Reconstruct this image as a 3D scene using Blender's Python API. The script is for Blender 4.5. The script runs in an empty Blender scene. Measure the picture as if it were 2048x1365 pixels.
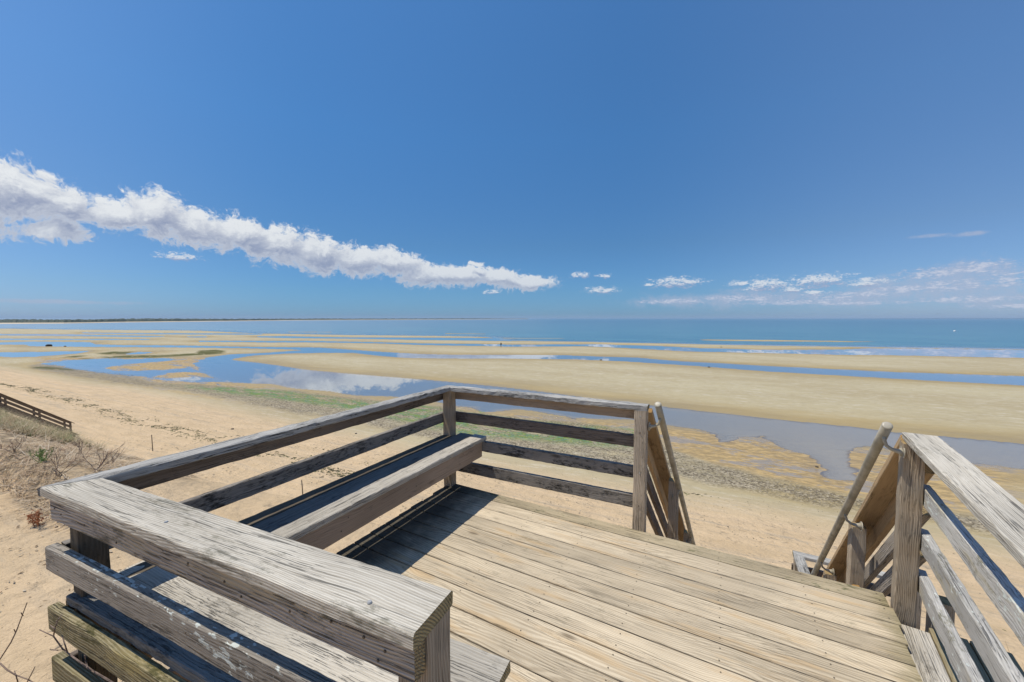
import bpy, bmesh, math, random
import numpy as np
from mathutils import Vector, Matrix
random.seed(7); rng = np.random.default_rng(11)
scene = bpy.context.scene
COL = scene.collection
R = math.radians

# ------------------------------------------------------------------ camera
F_PX = 798.8; HC = 1.593; TH = R(27.139); PITCH = math.atan(45.53 / F_PX)
cam_d = bpy.data.cameras.new("camera"); cam = bpy.data.objects.new("camera", cam_d); COL.objects.link(cam)
cam.location = (0, 0, HC); cam.rotation_euler = (R(90) - PITCH, 0, 0)
cam_d.sensor_width = 36; cam_d.lens = F_PX * 36 / 2048; cam_d.clip_start = .02; cam_d.clip_end = 200000
scene.camera = cam
scene.render.resolution_x = 1024; scene.render.resolution_y = 682
scene.render.engine = 'CYCLES'
scene.view_settings.view_transform = 'Standard'; scene.view_settings.look = 'None'
scene.view_settings.exposure = 0.0; scene.view_settings.gamma = 1.0

# ------------------------------------------------------------------ node helpers
class NT:
    def __init__(s, tree): s.t = tree; s.n = tree.nodes; s.l = tree.links
    def add(s, typ, **kw):
        nd = s.n.new(typ)
        for k, v in kw.items(): setattr(nd, k, v)
        return nd
    def inp(s, nd, key, v):
        if v is None: return
        sock = nd.inputs[key]
        if isinstance(v, bpy.types.NodeSocket): s.l.new(v, sock)
        else: sock.default_value = v
    def math(s, op, a, b=None, c=None, clamp=False):
        nd = s.add('ShaderNodeMath', operation=op, use_clamp=clamp)
        s.inp(nd, 0, a); s.inp(nd, 1, b); s.inp(nd, 2, c); return nd.outputs[0]
    def vmath(s, op, a, b=None, scale=None):
        nd = s.add('ShaderNodeVectorMath', operation=op)
        s.inp(nd, 0, a); s.inp(nd, 1, b)
        if scale is not None: s.inp(nd, 'Scale', scale)
        return nd.outputs[1] if op in ('LENGTH', 'DISTANCE', 'DOT_PRODUCT') else nd.outputs[0]
    def noise(s, vec, scale, detail=4, rough=.55, dist=0, dims='3D', out=0):
        nd = s.add('ShaderNodeTexNoise', noise_dimensions=dims)
        s.inp(nd, 'Vector', vec); s.inp(nd, 'Scale', scale); s.inp(nd, 'Detail', detail)
        s.inp(nd, 'Roughness', rough); s.inp(nd, 'Distortion', dist); return nd.outputs[out]
    def ramp(s, f, a, b, lo=0., hi=1., interp='SMOOTHSTEP'):
        nd = s.add('ShaderNodeMapRange', interpolation_type=interp)
        s.inp(nd, 0, f); s.inp(nd, 1, a); s.inp(nd, 2, b); s.inp(nd, 3, lo); s.inp(nd, 4, hi); return nd.outputs[0]
    def mix(s, f, a, b, blend='MIX'):
        nd = s.add('ShaderNodeMix', data_type='RGBA', blend_type=blend)
        s.inp(nd, 0, f)
        for k, v in ((6, a), (7, b)):
            if isinstance(v, tuple) and len(v) == 3: v = v + (1,)
            s.inp(nd, k, v)
        return nd.outputs[2]
    def scale(s, vec, v):
        return s.vmath('MULTIPLY', vec, v)
    def attr(s, name, typ='GEOMETRY'):
        return s.add('ShaderNodeAttribute', attribute_name=name, attribute_type=typ).outputs['Fac']
    def bump(s, h, strength, dist, normal=None):
        nd = s.add('ShaderNodeBump'); s.inp(nd, 'Height', h); s.inp(nd, 'Strength', strength); s.inp(nd, 'Distance', dist)
        if normal is not None: s.inp(nd, 'Normal', normal)
        return nd.outputs[0]

def new_mat(name):
    m = bpy.data.materials.new(name); m.use_nodes = True; m.node_tree.nodes.clear()
    return m, NT(m.node_tree)
def finish(t, bsdf):
    o = t.add('ShaderNodeOutputMaterial'); t.l.new(bsdf, o.inputs[0])
def principled(t, col, rough, normal=None, spec=.3, metal=0):
    p = t.add('ShaderNodeBsdfPrincipled')
    if isinstance(col, tuple) and len(col) == 3: col = col + (1,)
    t.inp(p, 'Base Color', col); t.inp(p, 'Roughness', rough); t.inp(p, 'Metallic', metal)
    t.inp(p, 'Specular IOR Level', spec)
    if normal is not None: t.inp(p, 'Normal', normal)
    return p.outputs[0]

# ------------------------------------------------------------------ sky with clouds, and the sun
KA, KB = .38, .14                     # sun travel per metre of drop, in deck axes
ct, st = math.cos(TH), math.sin(TH)
LIGHT = Vector((KA * ct + KB * st, -KA * st + KB * ct, -1)).normalized()
SUN_EL = math.asin(-LIGHT.z); SUN_AZ = math.atan2(-LIGHT.x, -LIGHT.y)   # azimuth from +Y towards +X
sd = bpy.data.lights.new("sun", 'SUN'); sd.energy = 4.3; sd.angle = R(.5); sd.color = (1, .93, .80)
sun = bpy.data.objects.new("sun", sd); COL.objects.link(sun)
sun.rotation_euler = LIGHT.to_track_quat('-Z', 'Y').to_euler()

def azel(px, py):                     # compass bearing / altitude in degrees of a surveyed direction
    u = (px - 1024) / F_PX; w = -(py - 682.5) / F_PX
    Y = math.cos(PITCH) + w * math.sin(PITCH); Z = w * math.cos(PITCH) - math.sin(PITCH)
    return math.degrees(math.atan2(u, Y)), math.degrees(math.atan2(Z, math.hypot(u, Y)))
CLOUDS = [(-260, 342, 231, 128), (-80, 384, 178, 89), (40, 384, 147, 70), (110, 410, 105, 58), (110, 464, 100, 23), (225, 428, 79, 44), (312, 435, 89, 60), (400, 458, 94, 49), (480, 469, 89, 44), (560, 495, 89, 49), (640, 509, 89, 46), (725, 521, 89, 37), (790, 525, 69, 34), (860, 553, 84, 28), (930, 553, 74, 25), (1000, 555, 63, 23), (1050, 567, 75, 20), (950, 530, 18, 8)]
PUFFS = [(358, 514, 52, 10), (983, 584, 22, 6), (1350, 566, 64, 14), (1480, 568, 30, 8), (1530, 571, 60, 18), (1585, 579, 30, 8), (1640, 562, 72, 17), (1735, 566, 50, 13), (1205, 582, 40, 9), (1160, 551, 24, 8), (1208, 552, 20, 6), (1630, 585, 34, 6), (1300, 570, 14, 4)]
BANK = [(1860, 548, 90, 13), (1960, 535, 90, 16), (2040, 560, 80, 20), (1900, 572, 120, 14), (1800, 580, 100, 10), (1700, 590, 120, 9), (1480, 598, 110, 9), (1350, 602, 80, 7), (1590, 604, 140, 7), (1950, 598, 140, 12), (2150, 560, 120, 40), (2300, 540, 160, 60), (1720, 606, 120, 6), (2050, 612, 160, 8)]
THIN = [(1960, 548, 160, 32), (1870, 580, 240, 34), (1450, 600, 240, 20), (1700, 596, 260, 22), (2050, 600, 220, 26), (2250, 560, 260, 60), (1860, 472, 50, 5), (1940, 468, 50, 5), (120, 604, 220, 5)]

def cloud_group(name, items, amp, sc, k2=.42, k3=.2, yk=1.25, wa=0.):
    g = bpy.data.node_groups.new(name, 'ShaderNodeTree')
    g.interface.new_socket('P', in_out='INPUT', socket_type='NodeSocketVector')
    g.interface.new_socket('D', in_out='OUTPUT', socket_type='NodeSocketFloat'); g.interface.new_socket('E', in_out='OUTPUT', socket_type='NodeSocketFloat')
    t = NT(g); gi = t.add('NodeGroupInput'); go = t.add('NodeGroupOutput'); P = gi.outputs[0]
    if wa:                            # billows: bend the outline before testing it
        wv = t.vmath('SUBTRACT', t.noise(P, .22, 2, .5, out=1), (.5, .5, .5)); P = t.vmath('ADD', P, t.vmath('MULTIPLY', wv, (wa * 4.2, wa * 3.0, 0)))
        wv = t.vmath('SUBTRACT', t.noise(P, .85, 3, .6, out=1), (.5, .5, .5)); P = t.vmath('ADD', P, t.vmath('MULTIPLY', wv, (wa * 1.9, wa * 1.5, 0)))
    cur = None
    for (cx, cy, rx, ry) in items:
        a, e = azel(cx, cy); a2, _ = azel(cx + rx, cy); a1, _ = azel(cx - rx, cy)
        _, e2 = azel(cx, cy - ry); _, e1 = azel(cx, cy + ry)
        ra = (a2 - a1) / 2; re = max(.25, (e2 - e1) / 2)
        d = t.vmath('SUBTRACT', P, (a, e, 0)); d = t.vmath('MULTIPLY', d, (1 / ra, 1 / re, 0))
        v = t.math('SUBTRACT', 1.0, t.vmath('LENGTH', d))
        cur = v if cur is None else t.math('SMOOTH_MAX', cur, v, .12)
    q = t.scale(P, (1, yk, 1))
    n = t.noise(q, sc, 7, .6, .25)
    n2 = t.noise(q, sc * 3.6, 4, .6, .1)
    n3 = t.noise(q, sc * 9, 3, .6, .0)
    t.l.new(cur, go.inputs[1]); cur = t.math('MINIMUM', cur, .62)
    v = t.math('ADD', cur, t.math('MULTIPLY', t.math('SUBTRACT', n, .52), amp))
    v = t.math('ADD', v, t.math('MULTIPLY', t.math('SUBTRACT', n2, .5), amp * k2))
    v = t.math('ADD', v, t.math('MULTIPLY', t.math('SUBTRACT', n3, .5), amp * k3))
    t.l.new(v, go.inputs[0]); return g

world = bpy.data.worlds.new("World"); scene.world = world; world.use_nodes = True
wt = NT(world.node_tree); world.node_tree.nodes.clear()
sky = wt.add('ShaderNodeTexSky', sky_type='NISHITA'); sky.sun_disc = False
sky.sun_elevation = SUN_EL; sky.sun_rotation = SUN_AZ % (2 * math.pi)
sky.altitude = 0; sky.air_density = 1.0; sky.dust_density = .25; sky.ozone_density = 2.2
tc = wt.add('ShaderNodeTexCoord').outputs['Generated']
sx = wt.add('ShaderNodeSeparateXYZ'); wt.l.new(tc, sx.inputs[0])
az = wt.math('MULTIPLY', wt.math('ARCTAN2', sx.outputs[0], sx.outputs[1]), 57.29578)
el = wt.math('MULTIPLY', wt.math('ARCSINE', sx.outputs[2]), 57.29578)
cb = wt.add('ShaderNodeCombineXYZ'); wt.l.new(az, cb.inputs[0]); wt.l.new(el, cb.inputs[1]); P = cb.outputs[0]
gC = cloud_group('cumulus', CLOUDS, 1.25, .50, .55, .24, 1.15, .72); gP = cloud_group('puffs', PUFFS, 2.6, 1.1, .6, .4, 2.2); gB = cloud_group('bank', BANK, 3.0, .8, .7, .4, 2.6); gT = cloud_group('veil', THIN, 2.2, .30)
def G_(g, vec):
    nd = wt.add('ShaderNodeGroup'); nd.node_tree = g; wt.l.new(vec, nd.inputs[0]); return nd.outputs[0], nd.outputs[1]
skr = wt.add('ShaderNodeValToRGB'); skr.color_ramp.interpolation = 'LINEAR'
wt.l.new(wt.math('DIVIDE', el, 60.), skr.inputs[0]); er_ = skr.color_ramp.elements
while len(er_) < 5: er_.new(.5)
for i_, (p_, c_) in enumerate([(0., (.36, .72, 1.45)), (.06, (.40, .76, 1.26)), (.165, (.47, .83, 1.18)), (.39, (.58, 1.12, 1.52)), (.62, (.70, 1.29, 1.70))]):
    er_[i_].position = p_; er_[i_].color = (c_[0] / 2, c_[1] / 2, c_[2] / 2, 1)
skyc = wt.mix(1.0, sky.outputs[0], wt.vmath('SCALE', skr.outputs[0], scale=2.0), 'MULTIPLY')
skyc = wt.mix(wt.ramp(wt.math('ABSOLUTE', wt.math('ADD', az, 6.)), 18., 62.), skyc, wt.vmath('MULTIPLY', skyc, (1.75, 1.26, 1.14)))
(d0, e0) = G_(gC, P); (d1, _e) = G_(gC, wt.vmath('ADD', P, (-.2, .5, 0))); (d2, e2) = G_(gC, wt.vmath('ADD', P, (-.5, 1.4, 0)))
dens = wt.ramp(d0, .0, .36)
lit = wt.math('SUBTRACT', d0, wt.math('ADD', wt.math('MULTIPLY', d1, .5), wt.math('MULTIPLY', d2, .5)))
lit = wt.math('ADD', wt.math('MULTIPLY', lit, .95), wt.math('MULTIPLY', wt.math('SUBTRACT', e0, e2), .85))
lit = wt.ramp(lit, -.12, .85)
core = wt.ramp(d0, .1, .8, .4, 1.)
lit = wt.math('SUBTRACT', 1.0, wt.math('MULTIPLY', wt.math('SUBTRACT', 1.0, lit), core), clamp=True)
ccol = wt.mix(lit, (3.7, 4.3, 6.2), (11., 11.3, 11.5))
ccol = wt.mix(wt.ramp(el, 14., 0., 0., .45), ccol, (4.6, 5.9, 7.9))
tv = wt.ramp(G_(gT, P)[0], -.1, .9, 0., .62)
above = wt.ramp(el, .05, .6)
c1 = wt.mix(wt.math('MULTIPLY', tv, above), skyc, (5.6, 6.3, 8.2))
c2 = wt.mix(wt.math('MULTIPLY', wt.math('MULTIPLY', dens, .96), above), c1, ccol)
(p0, pe0) = G_(gP, P); (p1, pe1) = G_(gP, wt.vmath('ADD', P, (-.1, .35, 0)))
plit = wt.ramp(wt.math('ADD', wt.math('MULTIPLY', wt.math('SUBTRACT', p0, p1), .7), wt.math('SUBTRACT', pe0, pe1)), -.35, .5)
pcol = wt.mix(plit, (4.4, 5.3, 7.6), (9.2, 9.8, 10.6))
(b0, be0) = G_(gB, P)
bcol = wt.mix(wt.ramp(b0, .1, 1.1), (4.9, 6.0, 8.3), (7.6, 8.2, 9.8))
c2 = wt.mix(wt.math('MULTIPLY', wt.math('MULTIPLY', wt.ramp(b0, -.15, .95), .9), above), c2, bcol)
c2 = wt.mix(wt.math('MULTIPLY', wt.math('MULTIPLY', wt.ramp(p0, .0, .75), .92), above), c2, pcol)
bg = wt.add('ShaderNodeBackground'); wt.l.new(c2, bg.inputs[0]); bg.inputs[1].default_value = .075
wo = wt.add('ShaderNodeOutputWorld'); wt.l.new(bg.outputs[0], wo.inputs[0])

# ------------------------------------------------------------------ survey geometry
H_W = 11.5; WL = HC - H_W             # height of the eye over the tide flats, level of the water
BASE = np.array
def to_plane(pts, h=H_W):             # surveyed bearings and dips -> points on the tide flat
    out = []
    for px, py in pts:
        u = (px - 1024) / F_PX; w = -(py - 682.5) / F_PX
        Y = math.cos(PITCH) + w * math.sin(PITCH); Z = w * math.cos(PITCH) - math.sin(PITCH)
        k = h / max(-Z, 1e-5); out.append((u * k, Y * k))
    return np.array(out)
def ab(x, y): return x * ct - y * st, x * st + y * ct          # world -> deck axes
def xy(a, b): return a * ct + b * st, -a * st + b * ct         # deck axes -> world

_lat = rng.random((256, 256))
def vnoise(x, y):
    xi = np.floor(x).astype(int); yi = np.floor(y).astype(int); fx = x - xi; fy = y - yi
    fx = fx * fx * (3 - 2 * fx); fy = fy * fy * (3 - 2 * fy)
    g = lambda i, j: _lat[i & 255, j & 255]
    return (g(xi, yi) * (1 - fx) + g(xi + 1, yi) * fx) * (1 - fy) + (g(xi, yi + 1) * (1 - fx) + g(xi + 1, yi + 1) * fx) * fy
def fbm(x, y, o=4):
    s = 0; a = .5; t = 0
    for i in range(o):
        s = s + a * vnoise(x * 2 ** i + 17.3 * i, y * 2 ** i + 5.1 * i); t += a; a *= .5
    return s / t - .5
def sdf(poly, X, Y):                  # signed distance, negative inside
    P = np.asarray(poly, float); n = len(P); out = np.empty(X.shape)
    for s in range(0, X.size, 20000):
        x = X[s:s + 20000, None]; y = Y[s:s + 20000, None]
        ax, ay = P[:, 0], P[:, 1]; bx, by = np.roll(ax, -1), np.roll(ay, -1); dx, dy = bx - ax, by - ay
        t = np.clip(((x - ax) * dx + (y - ay) * dy) / (dx * dx + dy * dy + 1e-9), 0, 1)
        d = np.sqrt(((x - ax - t * dx) ** 2 + (y - ay - t * dy) ** 2).min(1))
        cr = ((ay > y) != (by > y)) & (x < dx * (y - ay) / np.where(dy == 0, 1e-9, dy) + ax)
        out[s:s + 20000] = np.where(cr.sum(1) % 2 == 1, -d, d)
    return out

SEA = [(-2500, 648), (-800, 654), (0, 657), (130, 659.3), (300, 660.5), (400, 661.5), (512, 667), (700, 670.3), (890, 672.3), (972, 674.3), (985, 676), (1000, 681.3),
       (1024, 682), (1124, 683), (1249, 685.5), (1399, 688.7), (1536, 691.5), (1761, 695), (1961, 697.8), (2048, 699.5), (2800, 706), (5000, 716), (5000, 638), (-2500, 638)]
WATERS = [
 [(512, 673.3), (567, 673), (700, 675.5), (977, 676.5), (1010, 680), (1024, 682.5), (862, 680.3), (712, 677.8), (567, 676.2), (520, 675)],
 [(-800, 680), (0, 685.3), (62, 684), (175, 685), (190, 689.5), (250, 691), (375, 692), (512, 694.8), (637, 695.8), (707, 700.5), (762, 704.3), (837, 708.6), (912, 710.4),
  (1024, 710.5), (1124, 711), (1199, 713.7), (1274, 716), (1374, 724.5), (1449, 728), (1536, 732.8), (1786, 745), (2048, 753), (2800, 776), (2800, 798), (2048, 770.5),
  (1861, 761), (1711, 753), (1536, 743.2), (1399, 732.5), (1299, 726), (1249, 723), (1149, 718.7), (1024, 717.5), (937, 717.5), (812, 716), (750, 711), (707, 706),
  (637, 706), (587, 707), (512, 710.5), (470, 716), (430, 713), (462, 709.5), (512, 707.8), (587, 702.5), (612, 701), (590, 699), (475, 696), (290, 694.5), (190, 694), (130, 693.5), (60, 692.5), (55, 689.5), (-800, 686)],
 [(512, 682.5), (640, 682.8), (760, 685.3), (837, 687.4), (987, 689), (1024, 690), (1124, 689.4), (1199, 689.4), (1324, 693), (1399, 697), (1536, 700.3), (1686, 700), (1736, 697.6),
  (1886, 698.3), (2048, 701), (2800, 710), (2800, 730), (2048, 716), (1786, 710.6), (1686, 710), (1536, 706.3), (1374, 703), (1249, 696), (1174, 692.7), (1024, 693.6), (975, 692.5), (837, 690), (760, 687), (640, 685), (512, 685)],
 [(-400, 669), (0, 668.6), (150, 669.5), (250, 671.5), (345, 673.6), (300, 674.5), (150, 672.5), (0, 671.2), (-400, 671)],
 [(162, 665.2), (250, 666.6), (512, 667.8), (530, 668.8), (512, 669.8), (250, 668.6), (170, 667)],
 [(-400, 678), (0, 677.8), (100, 678.3), (300, 679), (300, 680), (100, 680.2), (-400, 680.5)],
 [(372, 673.6), (412, 673.7), (412, 675.2), (378, 675)], [(398, 682), (520, 682.3), (520, 684.4), (400, 684)],
 [(-900, 712), (0, 705.8), (75, 704.8), (178, 702.6), (155, 707), (70, 713.5), (30, 714.5), (0, 713.2), (-900, 728)],
 [(252, 708.4), (275, 704.8), (306, 705), (290, 707.5), (255, 709)],
 # the big pool and the long channel below the great bar
 [(380, 728), (425, 714), (455, 710), (500, 712), (452, 720), (512, 726.3), (607, 739), (687, 747), (787, 755), (912, 765.5), (1024, 777.5), (1180, 797), (1336, 816), (1536, 839.3),
  (1711, 856), (1789, 866), (1921, 877), (2048, 889), (2800, 965), (2800, 1015), (2048, 939), (1943, 926), (1850, 912), (1760, 893), (1722, 890), (1700, 893), (1690, 908), (1712, 945),
  (1700, 960), (1668, 962), (1645, 937), (1610, 907), (1560, 889), (1534, 868.5), (1475, 870), (1455, 882), (1440, 884), (1442, 868), (1400, 858), (1336, 849), (1265, 839), (1193, 838), (1150, 836), (1115, 829), (1037, 819),
  (994, 820), (964, 825), (949, 814), (912, 812), (860, 800), (787, 793), (709, 791), (662, 783), (587, 777), (544, 768), (512, 767), (450, 762), (420, 754), (400, 744)],
 [(95, 727), (140, 721), (212, 718), (260, 719), (335, 717), (350, 721), (255, 728), (208, 737), (225, 742.5), (330, 741.5), (385, 733), (400, 745), (330, 746), (300, 757), (340, 758), (400, 752), (450, 762),
  (380, 764), (300, 757), (230, 748), (160, 740)],
]
ISLANDS = [[(1400, 679.3), (1536, 680), (1640, 681.5), (1765, 683.6), (1700, 684.8), (1536, 683.6), (1450, 682.5), (1400, 681)],
           [(1005, 676.2), (1130, 676.8), (1130, 678), (1005, 677.6)], [(890, 667), (972, 667.6), (972, 668.8), (890, 668.4)], [(575, 663.8), (665, 664.2), (665, 665.2), (575, 665)]]
RAGGED = [(60, 715), (470, 715), (420, 755), (540, 772), (800, 800), (1100, 828), (1440, 858), (2100, 930), (2100, 1080), (1000, 905), (500, 820), (60, 745)]
GRAVEL = [(62, 731), (95, 728), (150, 739), (200, 744), (260, 750), (300, 766), (400, 771), (512, 779), (600, 783), (690, 796), (780, 806), (880, 815), (950, 826), (1050, 838), (1180, 850), (1300, 868), (1345, 905), (1420, 930), (1520, 955),
          (1620, 978), (1720, 1000), (1900, 1035), (2500, 1130), (2500, 1175), (1975, 1066), (1848, 1040), (1683, 1016), (1629, 1009), (1519, 987), (1366, 958), (1265, 950), (1100, 925), (974, 903), (860, 880), (760, 858), (650, 838), (600, 830),
          (512, 812), (430, 795), (370, 785), (300, 773), (230, 767), (150, 753), (100, 743), (70, 739)]
EDGE = [(-900, 690), (-200, 715), (0, 727), (70, 739), (150, 753), (230, 767), (300, 773), (430, 795), (512, 812), (600, 830), (760, 858), (974, 903), (1265, 950), (1519, 987), (1683, 1016), (1848, 1040), (1975, 1066), (2500, 1175), (3500, 1370)]
ALGAE = [([(190, 708), (225, 704.5), (266, 704.3), (252, 709), (215, 710)]), ([(200, 715), (260, 712), (330, 711.5), (392, 708), (400, 702), (430, 700.5), (450, 703), (447, 708), (400, 711.5), (300, 716.5), (215, 717)]),
         ([(62, 735), (95, 734), (145, 738), (150, 742), (100, 740), (66, 737.5)]), ([(122, 716), (150, 713), (180, 712.5), (150, 716.5)]), ([(150, 718), (185, 717.5), (180, 719.5)])]
GREEN = [(330, 770), (560, 780), (700, 800), (860, 812), (1000, 835), (1180, 852), (1300, 862), (1300, 905), (1100, 890), (900, 872), (760, 835), (620, 810), (450, 790)]
EDGE_AB = np.array([ab(x, y) for x, y in to_plane(EDGE)]); EDGE_AB = EDGE_AB[np.argsort(EDGE_AB[:, 0])]
def beach(a, b):
    be = np.interp(a, EDGE_AB[:, 0], EDGE_AB[:, 1])
    d = be - b
    return WL + .02 + np.where(d > 0, .11 * d, .02 * d), d
def bluff(a, b):
    top = -1.02 - .13 * np.clip(b - 1.2, 0, 3) + .12 * fbm(a * .35, b * .35, 3) * np.clip((-a - 2.5) / 3, 0, 1)
    left = np.clip((-a - 6.8) / 2.0, 0, 1)
    scarp = .42 * left / (1 + np.exp(-(b - 2.0 - .5 * fbm(a * .8, b * .2, 3)) / .07)) * np.clip((4.9 - b) / 2.4, 0, 1)
    be = 4.2 + .5 * fbm(a * .25, 3.3 + b * 0, 3); top = top - .13 * np.clip((-a - 11) / 3, 0, 1) * np.clip((b - 2.6) / 1.2, 0, 1)
    drop = .79 * np.clip(b - be, 0, None) + .38 * np.clip((b - 2.2) / 1.9, 0, 1) * np.clip((-a - 6) / 3, 0, 1)
    z = top + scarp - drop
    return z - np.where(b > be - .2, .0, 0)
def ground(x, y, flats=None):
    a, b = ab(x, y)
    zb, _ = beach(a, b); zf = bluff(a, b)
    z = np.maximum(zb, zf); k = .35; h = np.clip(.5 - np.abs(zb - zf) / (2 * k), 0, 1); z = z + h * h * k * .7
    if flats is not None: z = np.where(b > 20, np.maximum(flats, zb), z)
    return z
def drop_to_ground(px, py):           # where a surveyed line of sight meets the beach
    h = H_W
    for i in range(60):
        p = to_plane([(px, py)], h)[0]; z = float(beach(*[np.array([v]) for v in ab(p[0], p[1])])[0][0]); z = max(z, WL)
        h = h * .6 + (HC - z) * .4
    return p[0], p[1], z

# ------------------------------------------------------------------ object helpers
def link(name, me, mats=(), loc=(0, 0, 0)):
    o = bpy.data.objects.new(name, me); o.location = loc; COL.objects.link(o)
    for m in (mats if isinstance(mats, (list, tuple)) else [mats]): me.materials.append(m)
    return o
def mesh_np(name, V, F, smooth=False):
    me = bpy.data.meshes.new(name); V = np.asarray(V, np.float32); F = np.asarray(F, np.int32)
    me.vertices.add(len(V)); me.vertices.foreach_set('co', V.ravel())
    k = F.shape[1]; me.loops.add(F.size); me.loops.foreach_set('vertex_index', F.ravel())
    me.polygons.add(len(F)); me.polygons.foreach_set('loop_start', np.arange(0, F.size, k, dtype=np.int32))
    me.polygons.foreach_set('loop_total', np.full(len(F), k, np.int32))
    me.update(calc_edges=True)
    me.polygons.foreach_set('use_smooth', np.full(len(F), smooth)); return me
def fattr(me, name, arr):
    at = me.attributes.new(name, 'FLOAT', 'POINT'); at.data.foreach_set('value', np.asarray(arr, np.float32))
def thing(name, label, cat, loc=(0, 0, 0), group=None, rz=0):
    o = bpy.data.objects.new(name, None); o.empty_display_size = .2; COL.objects.link(o); o.location = loc; o.rotation_euler = (0, 0, rz)
    tag(o, label, cat, group); return o
def tag(o, label, cat, group=None, kind=None):
    if label: o['label'] = label
    if cat: o['category'] = cat
    if group: o['group'] = group
    if kind: o['kind'] = kind
    return o
def child(o, parent):
    o.parent = parent; o.matrix_parent_inverse = Matrix.Translation(-Vector(parent.location)); return o
def D(a, b, z): x, y = xy(a, b); return Vector((x, y, z))      # deck axes -> world

def board(name, parent, p0, p1, w, t, up, mat, cut0=0., cut1=0., wob=.0012, seg=.05, ch=.004, w1=None, warp=0., bow=0., nails=(), nailmat=None):
    """plank from p0 to p1; width w to the left of its run (up x run), thickness t along up; cut = mitre offset at the far edge"""
    p0 = Vector(p0); p1 = Vector(p1); X = (p1 - p0); L = X.length; X.normalize(); up = Vector(up)
    Yv = up.cross(X).normalized(); Z = X.cross(Yv).normalized()
    n = max(2, int(L / seg) + 1); w1 = w if w1 is None else w1
    sec = [(0, ch), (ch, 0), (.5, 0, 1), (1, 0), (1, 0, 2)]
    rs = np.random.default_rng(abs(hash((name, round(p0.x, 3), round(p0.y, 3), round(p0.z, 3)))) % 2 ** 31 if False else int(abs(p0.x * 7919 + p0.y * 104729 + p0.z * 1299709 + L * 977)) % 2 ** 31)
    ph = rs.random(6) * 6.28
    verts = []; faces = []
    ny = max(1, int(w / .045)); ys = [0, ch] + [ch + (1 - 0) * 0 for _ in ()]
    for i in range(n):
        s = i / (n - 1); ww = w + (w1 - w) * s
        prof = []
        inner = [ch + (ww - 2 * ch) * k / ny for k in range(ny + 1)]
        prof += [(y, 0) for y in inner] + [(ww, ch), (ww, t - ch)] + [(y, t) for y in reversed(inner)] + [(0, t - ch), (0, ch)]
        for k, (y, z) in enumerate(prof):
            x = s * L + (cut0 * (1 - s) ** 8 + 0) * (y / w) if i < n - 1 else L + cut1 * (y / w)
            if i == 0: x = cut0 * (y / w)
            elif i < n - 1: x = (cut0 * (y / w)) * (1 - s) + s * (L + cut1 * (y / w))
            jy = wob * (rs.random() - .5) * 2 + warp * math.sin(s * 5 + ph[0]) ; jz = wob * (rs.random() - .5) * 2 + warp * .5 * math.sin(s * 4 + ph[1]) + bow * (1 - (2 * s - 1) ** 2)
            if i in (0, n - 1): x += wob * 1.5 * (rs.random() - .5)
            verts.append((x, y + jy, z + jz))
    m = len(prof)
    for i in range(n - 1):
        for k in range(m):
            a = i * m + k; b = i * m + (k + 1) % m; faces.append((a, b, b + m, a + m))
    me = bpy.data.meshes.new(name)
    faces = [tuple(reversed(f)) for f in faces]
    # end caps as strips
    for base, flip in ((0, 0), ((n - 1) * m, 1)):
        f = tuple(range(base, base + m)); faces.append(f if not flip else tuple(reversed(f)))
    me.from_pydata(verts, [], faces)
    mi = [0] * len(faces)
    me.materials.append(mat)
    o = bpy.data.objects.new(name, me); COL.objects.link(o)
    M = Matrix((( X.x, Yv.x, Z.x, p0.x), (X.y, Yv.y, Z.y, p0.y), (X.z, Yv.z, Z.z, p0.z), (0, 0, 0, 1)))
    o.parent = parent
    o.matrix_parent_inverse = Matrix.Identity(4)
    o.matrix_basis = Matrix.Translation(-Vector(parent.location)) @ M
    if nails:
        bm = bmesh.new(); bm.from_mesh(me)
        for (nx, nyy) in nails:
            r = bmesh.ops.create_circle(bm, cap_ends=True, radius=.0034, segments=8)
            for v in r['verts']: v.co += Vector((nx, nyy, t + .0022))
            for fc in {f for v in r['verts'] for f in v.link_faces}: fc.material_index = 1
        bm.to_mesh(me); bm.free(); me.materials.append(nailmat)
    bm = bmesh.new(); bm.from_mesh(me); bmesh.ops.recalc_face_normals(bm, faces=[f for f in bm.faces if f.material_index == 0]); bm.to_mesh(me); bm.free()
    return o

def tube(name, parent, pts, r, mat, segs=14, caps=True, local=False):
    pts = [Vector(p) for p in pts]; rr = r if isinstance(r, (list, tuple)) else [r] * len(pts)
    V = []; Fq = []; prev = None
    for i, p in enumerate(pts):
        d = (pts[min(i + 1, len(pts) - 1)] - pts[max(i - 1, 0)]).normalized()
        if prev is None:
            s = d.cross(Vector((0, 0, 1)));
            if s.length < .1: s = d.cross(Vector((1, 0, 0)))
            s.normalize()
        else: s = (prev - d * prev.dot(d)).normalized()
        prev = s; u = d.cross(s)
        for k in range(segs):
            a = 2 * math.pi * k / segs; V.append(p + (s * math.cos(a) + u * math.sin(a)) * rr[i])
    for i in range(len(pts) - 1):
        for k in range(segs):
            a = i * segs + k; b = i * segs + (k + 1) % segs; Fq.append((a, a + segs, b + segs, b))
    if caps: Fq.append(tuple(range(segs))); Fq.append(tuple(reversed(range((len(pts) - 1) * segs, len(pts) * segs))))
    org = Vector(parent.location) if parent is not None else Vector((0, 0, 0))
    me = bpy.data.meshes.new(name); me.from_pydata([v - org for v in V], [], Fq)
    for p_ in me.polygons: p_.use_smooth = len(p_.vertices) == 4
    me.materials.append(mat)
    o = bpy.data.objects.new(name, me); COL.objects.link(o)
    if parent is not None: o.parent = parent
    return o

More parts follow.
